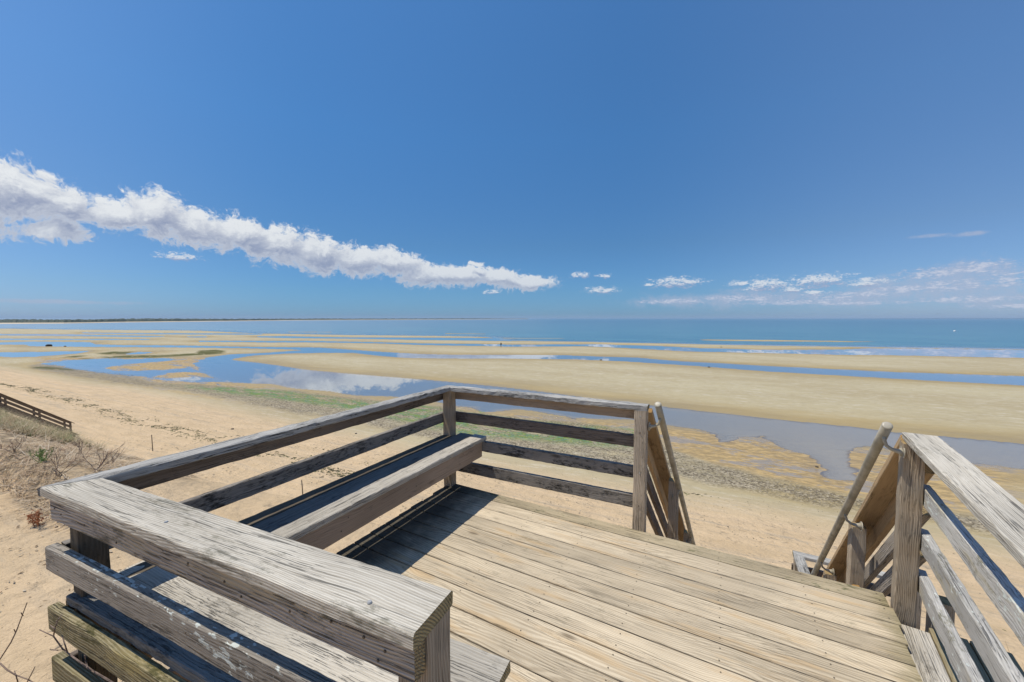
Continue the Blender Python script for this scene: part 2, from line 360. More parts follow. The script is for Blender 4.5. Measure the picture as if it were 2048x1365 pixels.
# ------------------------------------------------------------------ materials
def wood(name, light, dark, crack=.6, mildew=.25, mcol=(.02, .02, .018), lichen=0., warm=None, rings=.5, rib=0., bumpk=1.0, edge=False, ringk=700., fine=1.0, contrast=1.0, patch=(3.2, 9, 9)):
    m, t = new_mat(name)
    tcn = t.add('ShaderNodeTexCoord'); rnd = t.add('ShaderNodeObjectInfo').outputs['Random']
    co = t.vmath('ADD', tcn.outputs['Object'], t.vmath('SCALE', (7.3, 3.1, 5.7), scale=t.math('MULTIPLY', rnd, 9.0)))
    warp = t.noise(t.scale(co, (1.1, 3, 3)), 1.0, 2, .5, out=1)
    cw = t.vmath('ADD', co, t.scale(t.vmath('SUBTRACT', warp, (.5, .5, .5)), (0, .05, .05)))
    g1 = t.noise(t.scale(cw, (3.0, 190 * fine, 190 * fine)), 1.0, 4, .65)
    g2 = t.noise(t.scale(cw, (1.2, 60 * fine, 60 * fine)), 1.0, 3, .55)
    sp = t.add('ShaderNodeSeparateXYZ'); t.l.new(cw, sp.inputs[0])
    yz = t.math('ADD', sp.outputs[1], t.math('MULTIPLY', sp.outputs[2], .8))
    rw = t.noise(t.scale(co, (.8, 3.0, 3.0)), 1.0, 3, .45)
    ringsv = t.math('SINE', t.math('ADD', t.math('MULTIPLY', yz, ringk), t.math('MULTIPLY', rw, 130.)))
    ringsv = t.ramp(ringsv, -1., 1.)
    big = t.noise(t.scale(co, patch), 1.0, 4, .6)
    cr = t.noise(t.scale(cw, (2.3, 210, 210)), 1.0, 3, .6)
    crm = t.ramp(t.noise(t.scale(co, (2.5, 14, 14)), 1.0, 2), .32, .56)
    crk = t.math('MULTIPLY', t.ramp(cr, .56, .64), t.math('MULTIPLY', crm, crack))
    # knots
    vo = t.add('ShaderNodeTexVoronoi', feature='F1'); t.inp(vo, 'Vector', t.scale(cw, (2.4, 7.5, 7.5))); t.inp(vo, 'Scale', 1.0); t.inp(vo, 'Randomness', 1.0)
    knot = t.ramp(vo.outputs['Distance'], .03, .17, 1., 0.)
    knr = t.add('ShaderNodeSeparateColor'); t.l.new(vo.outputs['Color'], knr.inputs[0])
    knot = t.math('MULTIPLY', knot, t.ramp(knr.outputs[0], .52, .56))
    f = t.math('ADD', t.math('MULTIPLY', g1, .55 * contrast), t.math('MULTIPLY', g2, .35 * contrast))
    f = t.math('ADD', f, t.math('MULTIPLY', ringsv, .35 * rings))
    f = t.ramp(f, .25, .25 + .62 * contrast + .0, interp='LINEAR')
    col = t.mix(f, light, dark)
    tone = t.ramp(t.noise(t.scale(co, (1.3, 2, 2)), 1.0, 2), .3, .7, .82, 1.14)
    tone = t.math('MULTIPLY', tone, t.ramp(rnd, 0., 1., .88, 1.1, 'LINEAR'))
    col = t.vmath('SCALE', col, scale=tone)
    if warm: col = t.mix(t.ramp(t.noise(t.scale(co, (2.0, 14, 14)), 1.0, 3), .52, .72, 0., .6), col, warm)
    col = t.mix(t.math('MULTIPLY', knot, .7), col, (dark[0] * .3, dark[1] * .26, dark[2] * .22))
    col = t.mix(t.math('MULTIPLY', crk, .9), col, (.018, .016, .013))
    ml = t.noise(t.scale(co, (22, 60, 60)), 1.0, 5, .75)
    mm = t.math('MULTIPLY', t.ramp(t.math('ADD', t.math('MULTIPLY', big, .6), t.math('MULTIPLY', ml, .6)), .67 - .11 * mildew, .80 - .1 * mildew), min(.9, .35 + mildew))
    col = t.mix(mm, col, mcol)
    if lichen:
        li = t.noise(t.scale(co, (26, 55, 55)), 1.0, 3, .55)
        lm = t.math('MULTIPLY', t.ramp(t.math('ADD', t.math('MULTIPLY', li, .6), t.math('MULTIPLY', t.noise(t.scale(co, (2.2, 6, 6)), 1.0, 2), .45)), .615, .65), lichen)
        col = t.mix(lm, col, (.62, .66, .62))
    if edge:                          # bench shadow painted into the boards over dark stains, moss at the open corner
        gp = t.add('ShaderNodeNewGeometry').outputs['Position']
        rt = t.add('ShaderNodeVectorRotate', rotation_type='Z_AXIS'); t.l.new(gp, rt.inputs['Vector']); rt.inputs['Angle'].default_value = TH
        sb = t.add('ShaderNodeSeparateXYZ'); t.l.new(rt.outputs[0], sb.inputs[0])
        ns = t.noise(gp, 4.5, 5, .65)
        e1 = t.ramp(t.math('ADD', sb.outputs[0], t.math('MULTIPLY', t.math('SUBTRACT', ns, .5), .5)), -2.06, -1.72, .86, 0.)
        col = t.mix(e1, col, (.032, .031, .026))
        e2 = t.math('ADD', t.math('SUBTRACT', sb.outputs[0], t.math('MULTIPLY', sb.outputs[1], .13)), t.math('MULTIPLY', t.math('SUBTRACT', ns, .5), .28))
        col = t.mix(t.ramp(e2, .42, .56, 0., .62), col, (.17, .145, .06))
    # sawn ends
    sn = t.add('ShaderNodeSeparateXYZ'); t.l.new(tcn.outputs['Normal'], sn.inputs[0])
    en = t.ramp(t.math('ABSOLUTE', sn.outputs[0]), .75, .8)
    er = t.noise(t.scale(co, (30, 30, 30)), 1.0, 3, .6)
    rg = t.ramp(t.math('SINE', t.math('MULTIPLY', t.vmath('LENGTH', t.vmath('ADD', t.scale(tcn.outputs['Object'], (0, 1, 1)), (0, .05, .09))), 900.)), -1., 1.)
    ec = t.mix(t.math('MULTIPLY', rg, .7), (dark[0] * 1.5, dark[1] * 1.35, dark[2] * .9), (dark[0] * .45, dark[1] * .42, dark[2] * .32))
    ec = t.mix(t.ramp(er, .5, .7, 0., .6), ec, (.03, .028, .02))
    col = t.mix(en, col, ec)
    h = t.math('SUBTRACT', t.math('MULTIPLY', g1, -.9), t.math('MULTIPLY', crk, 1.3))
    h = t.math('SUBTRACT', h, t.math('MULTIPLY', ringsv, .35 * rings))
    if rib:
        rb = t.math('SINE', t.math('MULTIPLY', sp.outputs[1], 2 * math.pi / .0062)); h = t.math('ADD', h, t.math('MULTIPLY', rb, rib))
    nrm = t.bump(h, .85 * bumpk, .004)
    finish(t, principled(t, col, .82, nrm, .22)); return m

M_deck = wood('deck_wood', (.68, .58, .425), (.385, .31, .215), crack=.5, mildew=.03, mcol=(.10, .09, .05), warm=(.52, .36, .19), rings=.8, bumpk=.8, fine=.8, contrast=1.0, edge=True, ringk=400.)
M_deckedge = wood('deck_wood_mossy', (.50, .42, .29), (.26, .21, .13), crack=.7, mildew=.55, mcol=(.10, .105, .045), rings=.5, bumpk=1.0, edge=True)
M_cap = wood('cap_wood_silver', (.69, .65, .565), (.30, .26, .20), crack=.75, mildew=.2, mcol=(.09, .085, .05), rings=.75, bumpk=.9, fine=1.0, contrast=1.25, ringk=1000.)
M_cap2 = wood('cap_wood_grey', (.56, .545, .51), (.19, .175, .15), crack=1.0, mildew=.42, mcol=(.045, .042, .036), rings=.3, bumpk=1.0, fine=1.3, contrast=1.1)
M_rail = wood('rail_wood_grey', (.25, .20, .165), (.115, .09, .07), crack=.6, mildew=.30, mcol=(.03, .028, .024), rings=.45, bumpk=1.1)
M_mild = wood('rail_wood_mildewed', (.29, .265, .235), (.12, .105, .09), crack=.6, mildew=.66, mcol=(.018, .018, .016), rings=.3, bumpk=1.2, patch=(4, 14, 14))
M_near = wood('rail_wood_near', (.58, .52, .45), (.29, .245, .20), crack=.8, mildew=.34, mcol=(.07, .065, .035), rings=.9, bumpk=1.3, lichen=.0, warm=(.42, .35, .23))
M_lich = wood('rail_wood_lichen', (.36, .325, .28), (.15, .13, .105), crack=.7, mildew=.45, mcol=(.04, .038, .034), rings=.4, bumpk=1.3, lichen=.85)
M_lichr = wood('rail_wood_pale_lichen', (.60, .585, .55), (.33, .31, .28), crack=.6, mildew=.32, mcol=(.13, .12, .06), rings=.5, bumpk=1.2, lichen=.9, warm=(.44, .37, .22))
M_moss = wood('rail_wood_mossy', (.44, .38, .24), (.19, .155, .075), crack=.8, mildew=.6, mcol=(.07, .065, .02), rings=1.0, bumpk=1.3, warm=(.34, .27, .10))
M_bench = wood('bench_wood', (.64, .595, .515), (.33, .29, .23), crack=.6, mildew=.14, mcol=(.07, .06, .045), rings=.5, bumpk=1.2)
M_benchd = wood('bench_wood_shade_tint', (.27, .26, .24), (.13, .12, .105), crack=.7, mildew=.35, mcol=(.03, .03, .03), rings=.4, bumpk=1.)  # darker copy of the bench wood, cap-rail shade put into its colour
M_apron = wood('apron_wood', (.40, .31, .235), (.24, .18, .13), crack=.3, mildew=.1, mcol=(.05, .04, .03), rings=.5, bumpk=.6)
M_post = wood('post_wood', (.58, .48, .36), (.33, .26, .185), crack=.6, mildew=.15, mcol=(.07, .06, .035), rings=.8, bumpk=1.0)
M_dark = wood('shade_tinted_dark_wood', (.15, .12, .085), (.06, .048, .034), crack=.5, mildew=.4, mcol=(.02, .02, .014), rings=.5, bumpk=.8)  # near-black base carries the shade under the caps and rails
M_stair = wood('stair_wood_brown', (.52, .37, .21), (.34, .22, .115), crack=.3, mildew=.2, mcol=(.12, .07, .03), rings=.4, bumpk=.7)
M_oldst = wood('stair_wood_far', (.30, .225, .155), (.15, .11, .075), crack=.4, mildew=.3, mcol=(.05, .04, .03), rings=.4, bumpk=.7)
mm_, t_ = new_mat('nail_steel'); finish(t_, principled(t_, (.12, .095, .07), .6, None, .4, .3)); M_nail = mm_
mm_, t_ = new_mat('screw_zinc'); finish(t_, principled(t_, (.42, .41, .39), .45, None, .5, .3)); M_screw = mm_
mm_, t_ = new_mat('painted_pipe')
tco = t_.add('ShaderNodeTexCoord').outputs['Object']
nn = t_.noise(t_.scale(tco, (9, 9, 9)), 1.0, 5, .6)
finish(t_, principled(t_, t_.mix(t_.ramp(nn, .35, .7), (.44, .40, .32), (.30, .27, .20)), t_.ramp(nn, .3, .7, .35, .6), t_.bump(nn, .15, .002), .5)); M_pipe = mm_

# ground sheet
m, t = new_mat('sand'); M_sand = m
geo = t.add('ShaderNodeNewGeometry').outputs['Position']
wet = t.attr('wet'); grav = t.attr('gravel'); alg = t.attr('algae'); veg = t.attr('veg'); green = t.attr('green'); dry = t.attr('dry')
# axes along the shore (a) and off it (b)
rot = t.add('ShaderNodeVectorRotate', rotation_type='Z_AXIS'); t.l.new(geo, rot.inputs['Vector']); rot.inputs['Angle'].default_value = TH
ps = rot.outputs[0]
nL = t.noise(t.scale(ps, (.05, .16, .16)), 1.0, 4, .55)
nM = t.noise(t.scale(ps, (.35, 1.1, 1.0)), 1.0, 5, .6)
nS = t.noise(geo, 9.0, 5, .65)
nG = t.noise(geo, 60.0, 3, .6)
sand_dry = t.mix(t.ramp(nM, .3, .7), (.64, .477, .297), (.54, .398, .238))
sand_dry = t.mix(t.ramp(nS, .35, .75, 0., .5), sand_dry, (.42, .31, .19))
sand_dry = t.mix(t.ramp(t.noise(geo, 75., 2, .6), .62, .70, 0., .55), sand_dry, (.26, .20, .14))
streak = t.noise(t.scale(ps, (.05, 1.6, 1)), 1.0, 5, .7)
sand_dry = t.mix(t.math('MULTIPLY', t.ramp(streak, .48, .68, 0., .55), t.ramp(t.noise(t.scale(ps, (.8, 3, 1)), 1.0, 4, .7), .35, .6)), sand_dry, (.30, .265, .21))
flat = t.mix(t.ramp(nL, .3, .7), (.46, .395, .25), (.395, .325, .195))
rp = t.noise(t.scale(ps, (.45, 1.7, 1)), 1.0, 5, .8)
flat = t.mix(t.ramp(rp, .50, .64, 0., .65), flat, (.57, .515, .40))
flat = t.mix(t.ramp(t.noise(geo, 1.3, 5, .75), .45, .7, 0., .4), flat, (.33, .275, .17))
wetc = t.mix(t.ramp(nL, .3, .7), (.38, .285, .13), (.30, .235, .13))
wetv = t.math('MULTIPLY', wet, t.ramp(t.noise(t.scale(ps, (.12, .5, 1)), 1.0, 4, .6), .2, .8, .75, 1.2))
flatc = t.mix(t.ramp(wetv, .12, .85), flat, wetc)
film = t.attr('film')
fw = t.math('ADD', t.math('MULTIPLY', t.noise(t.scale(ps, (.16, .42, 1)), 1.0, 5, .65), .75), t.math('MULTIPLY', t.noise(t.scale(ps, (1.6, 3.4, 1)), 1.0, 3, .6), .3))
fmask = t.math('MULTIPLY', film, t.ramp(fw, .54, .60))
gold = t.mix(t.ramp(t.noise(t.scale(ps, (1.1, 2.8, 1)), 1.0, 3, .7), .42, .6), (.30, .21, .10), (.51, .355, .155))
flatc = t.mix(t.math('MULTIPLY', film, .8), flatc, gold)
flatc = t.mix(t.math('MULTIPLY', fmask, .75), flatc, (.30, .265, .235))
flatc = t.mix(t.attr('under'), flatc, (.52, .455, .36))
flatc = t.mix(t.attr('deep'), flatc, (.34, .36, .375))
col = t.mix(dry, flatc, sand_dry)
vo = t.add('ShaderNodeTexVoronoi', feature='F1'); t.inp(vo, 'Vector', geo); t.inp(vo, 'Scale', 7.0)
vc = t.add('ShaderNodeSeparateColor'); t.l.new(vo.outputs['Color'], vc.inputs[0])
gcol = t.mix(t.ramp(vc.outputs[0], .15, .9, 0., 1.), (.10, .08, .055), (.46, .39, .28))
gmask = t.math('MULTIPLY', grav, t.ramp(t.math('ADD', t.math('MULTIPLY', nM, .5), t.math('MULTIPLY', t.noise(geo, 5.0, 5, .75), .6)), .42, .60, 0., .85))
col = t.mix(gmask, col, gcol)
gm2 = t.math('MULTIPLY', green, t.ramp(t.noise(t.scale(ps, (.3, .9, 1)), 1.0, 6, .8), .43, .55, 0., .85))
col = t.mix(gm2, col, t.mix(t.ramp(t.noise(geo, 3., 3, .6), .4, .6), (.17, .26, .03), (.10, .24, .13)))
am = t.math('MULTIPLY', alg, t.ramp(t.noise(t.scale(ps, (.15, .6, 1)), 1.0, 4, .6), .30, .42))
col = t.mix(am, col, (.10, .095, .022))
vm = t.math('MULTIPLY', veg, t.ramp(t.noise(geo, 3.5, 6, .7), .42, .58))
col = t.mix(vm, col, t.mix(t.ramp(nS, .4, .6), (.16, .12, .07), (.28, .21, .13)))
rough = t.ramp(t.math('MULTIPLY', wetv, t.math('SUBTRACT', 1.0, dry)), .5, 1.0, .9, .42)
rough = t.math('SUBTRACT', rough, t.math('MULTIPLY', fmask, .62), clamp=True)
rough = t.math('MAXIMUM', rough, .10)
rip = t.add('ShaderNodeTexWave', wave_type='BANDS', bands_direction='Y'); t.inp(rip, 'Vector', ps); t.inp(rip, 'Scale', 1.5); t.inp(rip, 'Distortion', 9.0); t.inp(rip, 'Detail', 3.0); t.inp(rip, 'Detail Scale', .6)
hh = t.math('ADD', t.math('MULTIPLY', nS, .6), t.math('MULTIPLY', t.noise(geo, 2.6, 4, .6), 1.1))
hh = t.math('ADD', hh, t.math('MULTIPLY', nG, .22))
fv = t.add('ShaderNodeTexVoronoi', feature='SMOOTH_F1'); t.inp(fv, 'Vector', t.vmath('ADD', t.scale(ps, (2.0, 3.2, 1)), t.noise(geo, 2.0, 2, .5, out=1))); t.inp(fv, 'Scale', 1.0); t.inp(fv, 'Smoothness', .4)
hh = t.math('ADD', hh, t.math('MULTIPLY', t.ramp(fv.outputs['Distance'], .05, .40), t.ramp(t.noise(geo, .35, 3, .6), .42, .62, .0, 1.3)))
hflat = t.math('ADD', t.math('MULTIPLY', rip.outputs[1], .55), t.math('MULTIPLY', nM, .6))
hmix = t.add('ShaderNodeMix', data_type='FLOAT'); t.inp(hmix, 0, dry); t.inp(hmix, 2, hflat); t.inp(hmix, 3, hh)
hz = t.math('ADD', hmix.outputs[0], t.math('MULTIPLY', gmask, t.math('MULTIPLY', vo.outputs['Distance'], 1.5)))
finish(t, principled(t, col, rough, t.bump(hz, .9, .085), .3))

# water: mirror-like still pools, choppier and greener open sea
m, t = new_mat('sea_water'); M_water = m
opn = t.attr('open'); geo = t.add('ShaderNodeNewGeometry').outputs['Position']
far = t.attr('far')
rot = t.add('ShaderNodeVectorRotate', rotation_type='Z_AXIS'); t.l.new(geo, rot.inputs['Vector']); rot.inputs['Angle'].default_value = TH
w1 = t.noise(t.scale(rot.outputs[0], (.06, .34, 1)), 1.0, 6, .66)
w2 = t.noise(t.scale(rot.outputs[0], (.012, .05, 1)), 1.0, 4, .6)
w3 = t.noise(t.scale(rot.outputs[0], (.004, .02, 1)), 1.0, 3, .55)
nrm = t.bump(w1, t.math('MULTIPLY', opn, .8), .35)
fr = t.add('ShaderNodeFresnel'); fr.inputs[0].default_value = 1.33; t.l.new(nrm, fr.inputs[1])
gl = t.add('ShaderNodeBsdfGlossy'); t.inp(gl, 'Color', (.92, .95, 1, 1)); t.inp(gl, 'Roughness', t.math('MULTIPLY', opn, .28)); t.l.new(nrm, gl.inputs['Normal'])
tr = t.add('ShaderNodeBsdfTransparent'); t.inp(tr, 'Color', (.88, .90, .90, 1))
deepc = t.mix(far, t.mix(t.ramp(w2, .35, .65), (.075, .225, .275), (.045, .175, .235)), t.mix(t.ramp(w3, .4, .6), (.028, .165, .225), (.02, .125, .19)))
deepc = t.mix(t.ramp(w1, .50, .66, 0., .6), deepc, (.03, .10, .17))
deepc = t.mix(t.ramp(w1, .36, .28, 0., .5), deepc, (.16, .28, .33))
di = t.add('ShaderNodeBsdfDiffuse'); t.l.new(deepc, di.inputs[0])
mb = t.add('ShaderNodeMixShader'); t.l.new(t.math('MULTIPLY', opn, .96), mb.inputs[0]); t.l.new(tr.outputs[0], mb.inputs[1]); t.l.new(di.outputs[0], mb.inputs[2])
fac = t.math('MULTIPLY', fr.outputs[0], t.ramp(opn, 0., 1., 1.35, .62, 'LINEAR'), clamp=True)
fac = t.math('MAXIMUM', fac, t.math('MULTIPLY', t.math('SUBTRACT', 1.0, opn), .30))
ms = t.add('ShaderNodeMixShader'); t.l.new(fac, ms.inputs[0]); t.l.new(mb.outputs[0], ms.inputs[1]); t.l.new(gl.outputs[0], ms.inputs[2])
finish(t, ms.outputs[0])

def simple(name, c1, c2, sc=8, rough=.85, spec=.2, bump=.3):
    m, t = new_mat(name); co = t.add('ShaderNodeTexCoord').outputs['Object']
    n = t.noise(co, sc, 4, .6); finish(t, principled(t, t.mix(t.ramp(n, .3, .7), c1, c2), rough, t.bump(n, bump, .01), spec)); return m
def varied(name, cols, sc=3., rough=.8, trans=0.):
    m, t = new_mat(name); v = t.attr('tone')
    cr = t.add('ShaderNodeValToRGB'); t.l.new(v, cr.inputs[0]); els = cr.color_ramp.elements
    while len(els) < len(cols): els.new(.5)
    for i, c in enumerate(cols): els[i].position = i / (len(cols) - 1); els[i].color = c + (1,)
    finish(t, principled(t, cr.outputs[0], rough, None, .2)); return m
M_litter_ = None
M_grass = varied('beach_grass_blades', [(.34, .27, .16), (.42, .34, .22), (.26, .24, .12), (.19, .22, .09), (.24, .30, .13)])
M_litter = varied('dead_stems', [(.22, .14, .08), (.34, .24, .14), (.46, .36, .24), (.55, .47, .36), (.30, .17, .09)])
M_twig = simple('grey_bark', (.26, .19, .15), (.14, .10, .08), 40)
M_redtwig = simple('rusty_leaves', (.42, .16, .07), (.28, .12, .06), 30)
M_peb = varied('pebbles', [(.06, .055, .045), (.14, .12, .09), (.26, .22, .16), (.40, .36, .29), (.55, .52, .46)])
M_weed = varied('seaweed', [(.03, .03, .02), (.07, .06, .03), (.10, .09, .04), (.12, .13, .05), (.18, .15, .08)])
M_green = varied('sea_lettuce', [(.10, .15, .02), (.16, .24, .04), (.24, .32, .05), (.09, .22, .13), (.28, .26, .09)])
M_rock = simple('dark_stone', (.07, .06, .05), (.035, .03, .028), 5)
M_far = varied('shore_scrub', [(.035, .05, .045), (.05, .07, .055), (.075, .09, .065), (.12, .11, .085), (.10, .085, .07)])
M_white = simple('white_paint', (.75, .76, .76), (.66, .67, .68), 3)
M_roof = simple('grey_shingles', (.16, .15, .15), (.11, .10, .10), 3)
M_jacket = simple('dark_jacket', (.02, .02, .022), (.03, .03, .034), 20)
M_trouser = simple('dark_trousers', (.03, .03, .045), (.02, .022, .03), 20)
M_skin = simple('skin', (.45, .27, .19), (.40, .24, .17), 10)
M_hair = simple('brown_hair', (.06, .035, .02), (.04, .025, .015), 60)
M_gull = simple('gull_feathers', (.35, .36, .38), (.28, .29, .31), 10)
M_stake = simple('stake_wood', (.16, .13, .10), (.10, .08, .06), 25)

# ------------------------------------------------------------------ the ground sheet and the water
azs = np.concatenate([np.arange(-180, -66, 4.), np.arange(-66, -62, 1.), np.arange(-62, 62, .15), np.arange(62, 66, 1.), np.arange(66, 180.1, 4.)])
vs = np.concatenate([np.arange(7.5, 40, .6), np.arange(40, 120, .9), np.arange(120, 420, 1.7)])
rs = np.concatenate([np.geomspace(.5, 3., 14)[:-1], np.geomspace(3., H_W * F_PX / 420, 150)[:-1], np.sort(H_W * F_PX / vs), [1600, 2600]])
AZ, RR = np.meshgrid(np.radians(azs), rs); nA = len(azs); nR = len(rs)
X = (RR * np.sin(AZ)).ravel(); Y = (RR * np.cos(AZ)).ravel()
A_, B_ = ab(X, Y)
mask = (B_ > 19) | (X * X + Y * Y > 60 ** 2)
d = np.full(X.shape, 50.); gr = np.zeros(X.shape); al = np.zeros(X.shape); gn = np.zeros(X.shape); opn_ = np.zeros(X.shape)
xm, ym = X[mask], Y[mask]
sea_d = sdf(to_plane(SEA), xm, ym); dm = sea_d.copy()
ragd = sdf(to_plane(RAGGED), xm, ym); rag = np.clip(-ragd / 3. + .5, 0, 1)
for W in WATERS: dm = np.minimum(dm, sdf(to_plane(W), xm, ym))
for I in ISLANDS: dm = np.maximum(dm, -sdf(to_plane(I), xm, ym))
am_, bm_ = ab(xm, ym)
dm = dm + rag * (4.2 * fbm(am_ * .10, bm_ * .30, 5) + .5 * fbm(am_ * .9, bm_ * 1.6, 3)) + (1 - rag) * fbm(am_ * .05, bm_ * .12, 3) * 1.2
d[mask] = dm
land = np.where(dm > 0, .26 * (1 - np.exp(-np.clip(dm, 0, None) / 12)), -.38 * (1 - np.exp(np.clip(dm, None, 0) / 2.2)))
farfade = np.clip((np.hypot(xm, ym) - 1100) / 100, 0, 1)
land = land + rag * .02 * fbm(am_ * .8, bm_ * 1.5, 3)
flats = np.full(X.shape, -99.); flats[mask] = WL + land - farfade * 4
gd = sdf(to_plane(GRAVEL), xm, ym); gr[mask] = np.clip(-gd / 1.2 + .6 + 1.2 * fbm(am_ * .3, bm_ * .6, 4), 0, 1)
for k, Ag in enumerate(ALGAE):
    q = sdf(to_plane(Ag), xm, ym); al[mask] = np.maximum(al[mask], np.clip(-q / 1.5 + .5, 0, 1))
film_ = np.zeros(X.shape); film_[mask] = np.clip(-ragd / 3., 0, 1) * (1 - np.clip(gr[mask] * 1.3, 0, 1))
gn[mask] = np.clip(-sdf(to_plane(GREEN), xm, ym) / 2 + .3, 0, 1)
Zg = ground(X, Y, flats)
behind = (B_ < -40) | ((np.hypot(X, Y) > 60) & (B_ < 5))
Zg = np.where(np.hypot(X, Y) > 1200, np.minimum(Zg, WL - 4) * (B_ > 12) + Zg * (B_ <= 12), Zg)
zbch, dbe = beach(A_, B_)
dry = np.clip((Zg - WL) / .55 - .25, 0, 1) * (dbe > -6)
dry = np.clip(dry, 0, 1)
wetA = np.where(dry > .99, 0, np.exp(-np.clip(d, 0, 80) / 7.5)); wetA = np.maximum(wetA, np.clip(1 - (Zg - WL) / .25, 0, 1) * (dbe > -1) * (d < 20) * .9)
veg = np.clip((-A_ - 8.3) / 1.5, 0, 1) * np.clip((B_ - 1.7) / .3, 0, 1) * np.clip((6.5 - B_) / 1.5, 0, 1)
veg = np.clip(veg + np.clip((B_ - 2.4) / 1, 0, 1) * np.clip((11.5 - B_) / 2, 0, 1) * np.clip((A_ - .7) / .6, 0, 1), 0, 1)
Zg = Zg + np.where(np.hypot(X, Y) < 25, .035 * fbm(X * 2.2, Y * 2.2, 3), .0) + (dry > .5) * .04 * fbm(X * .7, Y * .7, 3)
idx = np.arange(nA * nR).reshape(nR, nA)
Fq = np.stack([idx[:-1, :-1], idx[:-1, 1:], idx[1:, 1:], idx[1:, :-1]], -1).reshape(-1, 4)
cen = len(X); V = np.column_stack([X, Y, Zg])
me = mesh_np('sand', V, Fq, True)
for nme, arr in (('wet', wetA), ('gravel', gr), ('algae', al), ('green', gn), ('veg', veg), ('dry', dry), ('film', film_)): fattr(me, nme, arr)
fattr(me, 'under', np.clip((WL - Zg) / .03, 0, 1)); fattr(me, 'deep', np.clip((WL - Zg - .04) / .12, 0, 1) * np.maximum(np.clip((-A_ + 8) / 25, 0, 1), np.clip((np.hypot(X, Y) - 70) / 30, 0, 1)))
tag(link('sand', me, M_sand), None, None, kind='structure')
# water
azw = np.concatenate([np.arange(-180, -64, 4.), np.arange(-64, 64, .5), np.arange(64, 180.1, 4.)])
rw_ = np.concatenate([[20.], np.sort(H_W * F_PX / np.arange(5., 440, 1.6)), np.geomspace(2000, 90000, 30)])
AZ, RR = np.meshgrid(np.radians(azw), rw_)
Xw = (RR * np.sin(AZ)).ravel(); Yw = (RR * np.cos(AZ)).ravel()
op = np.clip(-sdf(to_plane(SEA), Xw, Yw) / 12, 0, 1); op = np.where(np.hypot(Xw, Yw) > 1400, 1, op)
idx = np.arange(len(azw) * len(rw_)).reshape(len(rw_), len(azw))
Fw = np.stack([idx[:-1, :-1], idx[:-1, 1:], idx[1:, 1:], idx[1:, :-1]], -1).reshape(-1, 4)
aw, bw = ab(Xw, Yw); keep = (bw[Fw] > 21).all(1) 
me = mesh_np('water', np.column_stack([Xw, Yw, np.full(Xw.shape, WL)]), Fw[keep], True)
fattr(me, 'open', op); fattr(me, 'far', np.clip((np.hypot(Xw, Yw) - 350) / 900, 0, 1))
tag(link('water', me, M_water), None, None, kind='structure')

# ------------------------------------------------------------------ scatter helpers
OCT_V = np.array([(1, 0, 0), (0, 1, 0), (-1, 0, 0), (0, -1, 0), (0, 0, 1), (0, 0, -.3)], float)
OCT_F = np.array([(0, 1, 4), (1, 2, 4), (2, 3, 4), (3, 0, 4), (1, 0, 5), (2, 1, 5), (3, 2, 5), (0, 3, 5)])
def scatter(name, P, sx, sy, sz, tone, mat):
    n = len(P); a = rng.random(n) * 6.28; c, s = np.cos(a), np.sin(a)
    jit = .7 + .6 * rng.random((n, 6, 1))
    L = OCT_V[None] * jit * np.stack([sx, sy, sz], -1)[:, None, :]
    Xr = L[..., 0] * c[:, None] - L[..., 1] * s[:, None]; Yr = L[..., 0] * s[:, None] + L[..., 1] * c[:, None]
    V = np.stack([Xr, Yr, L[..., 2]], -1) + P[:, None, :]
    Fc = (OCT_F[None] + 6 * np.arange(n)[:, None, None]).reshape(-1, 3)
    me = mesh_np(name, V.reshape(-1, 3), Fc, False); fattr(me, 'tone', np.repeat(tone, 6)); return link(name, me, mat)
def fill(poly_world, n, pad=0, noise=None, thr=0):
    lo = poly_world.min(0); hi = poly_world.max(0); out = []
    while sum(map(len, out)) < n:
        q = lo + rng.random((n * 3, 2)) * (hi - lo)
        # favour the near part so that density follows apparent size
        keep = rng.random(len(q)) < np.clip(45 / np.hypot(q[:, 0], q[:, 1]), 0, 1) ** 1.5
        q = q[keep]; dd = sdf(poly_world, q[:, 0], q[:, 1]); q = q[dd < pad]
        if noise is not None: q = q[noise(q[:, 0], q[:, 1]) > thr]
        if len(q) == 0: break
        out.append(q)
    return np.concatenate(out)[:n]
def clipq(poly, xmin=-130, xmax=90):
    p = to_plane(poly); p[:, 0] = np.clip(p[:, 0], xmin, xmax); return p
def gz(q): return ground(q[:, 0], q[:, 1]).clip(WL - .02, None)
gp = clipq(GRAVEL)
q = fill(gp, 42000, .4, lambda x, y: fbm(x * .5, y * .5, 4) + .18 * rng.standard_normal(x.shape), -.06)
s = .02 + .05 * rng.random(len(q)) ** 2.2
o = scatter('pebbles', np.column_stack([q, np.maximum(gz(q), WL + .0)]), s, s * .8, s * .6, rng.random(len(q)), M_peb); tag(o, None, None, kind='stuff')
gp2 = clipq(GREEN)
q = fill(gp2, 16000, 1., lambda x, y: fbm(ab(x, y)[0] * .18, ab(x, y)[1] * .6, 4) + .05 * rng.standard_normal(x.shape), .01)
s = .05 + .16 * rng.random(len(q)) ** 2
o = scatter('sea_lettuce', np.column_stack([q, np.maximum(gz(q), WL)]), s * 1.6, s, s * .12, rng.random(len(q)), M_green); tag(o, None, None, kind='stuff')
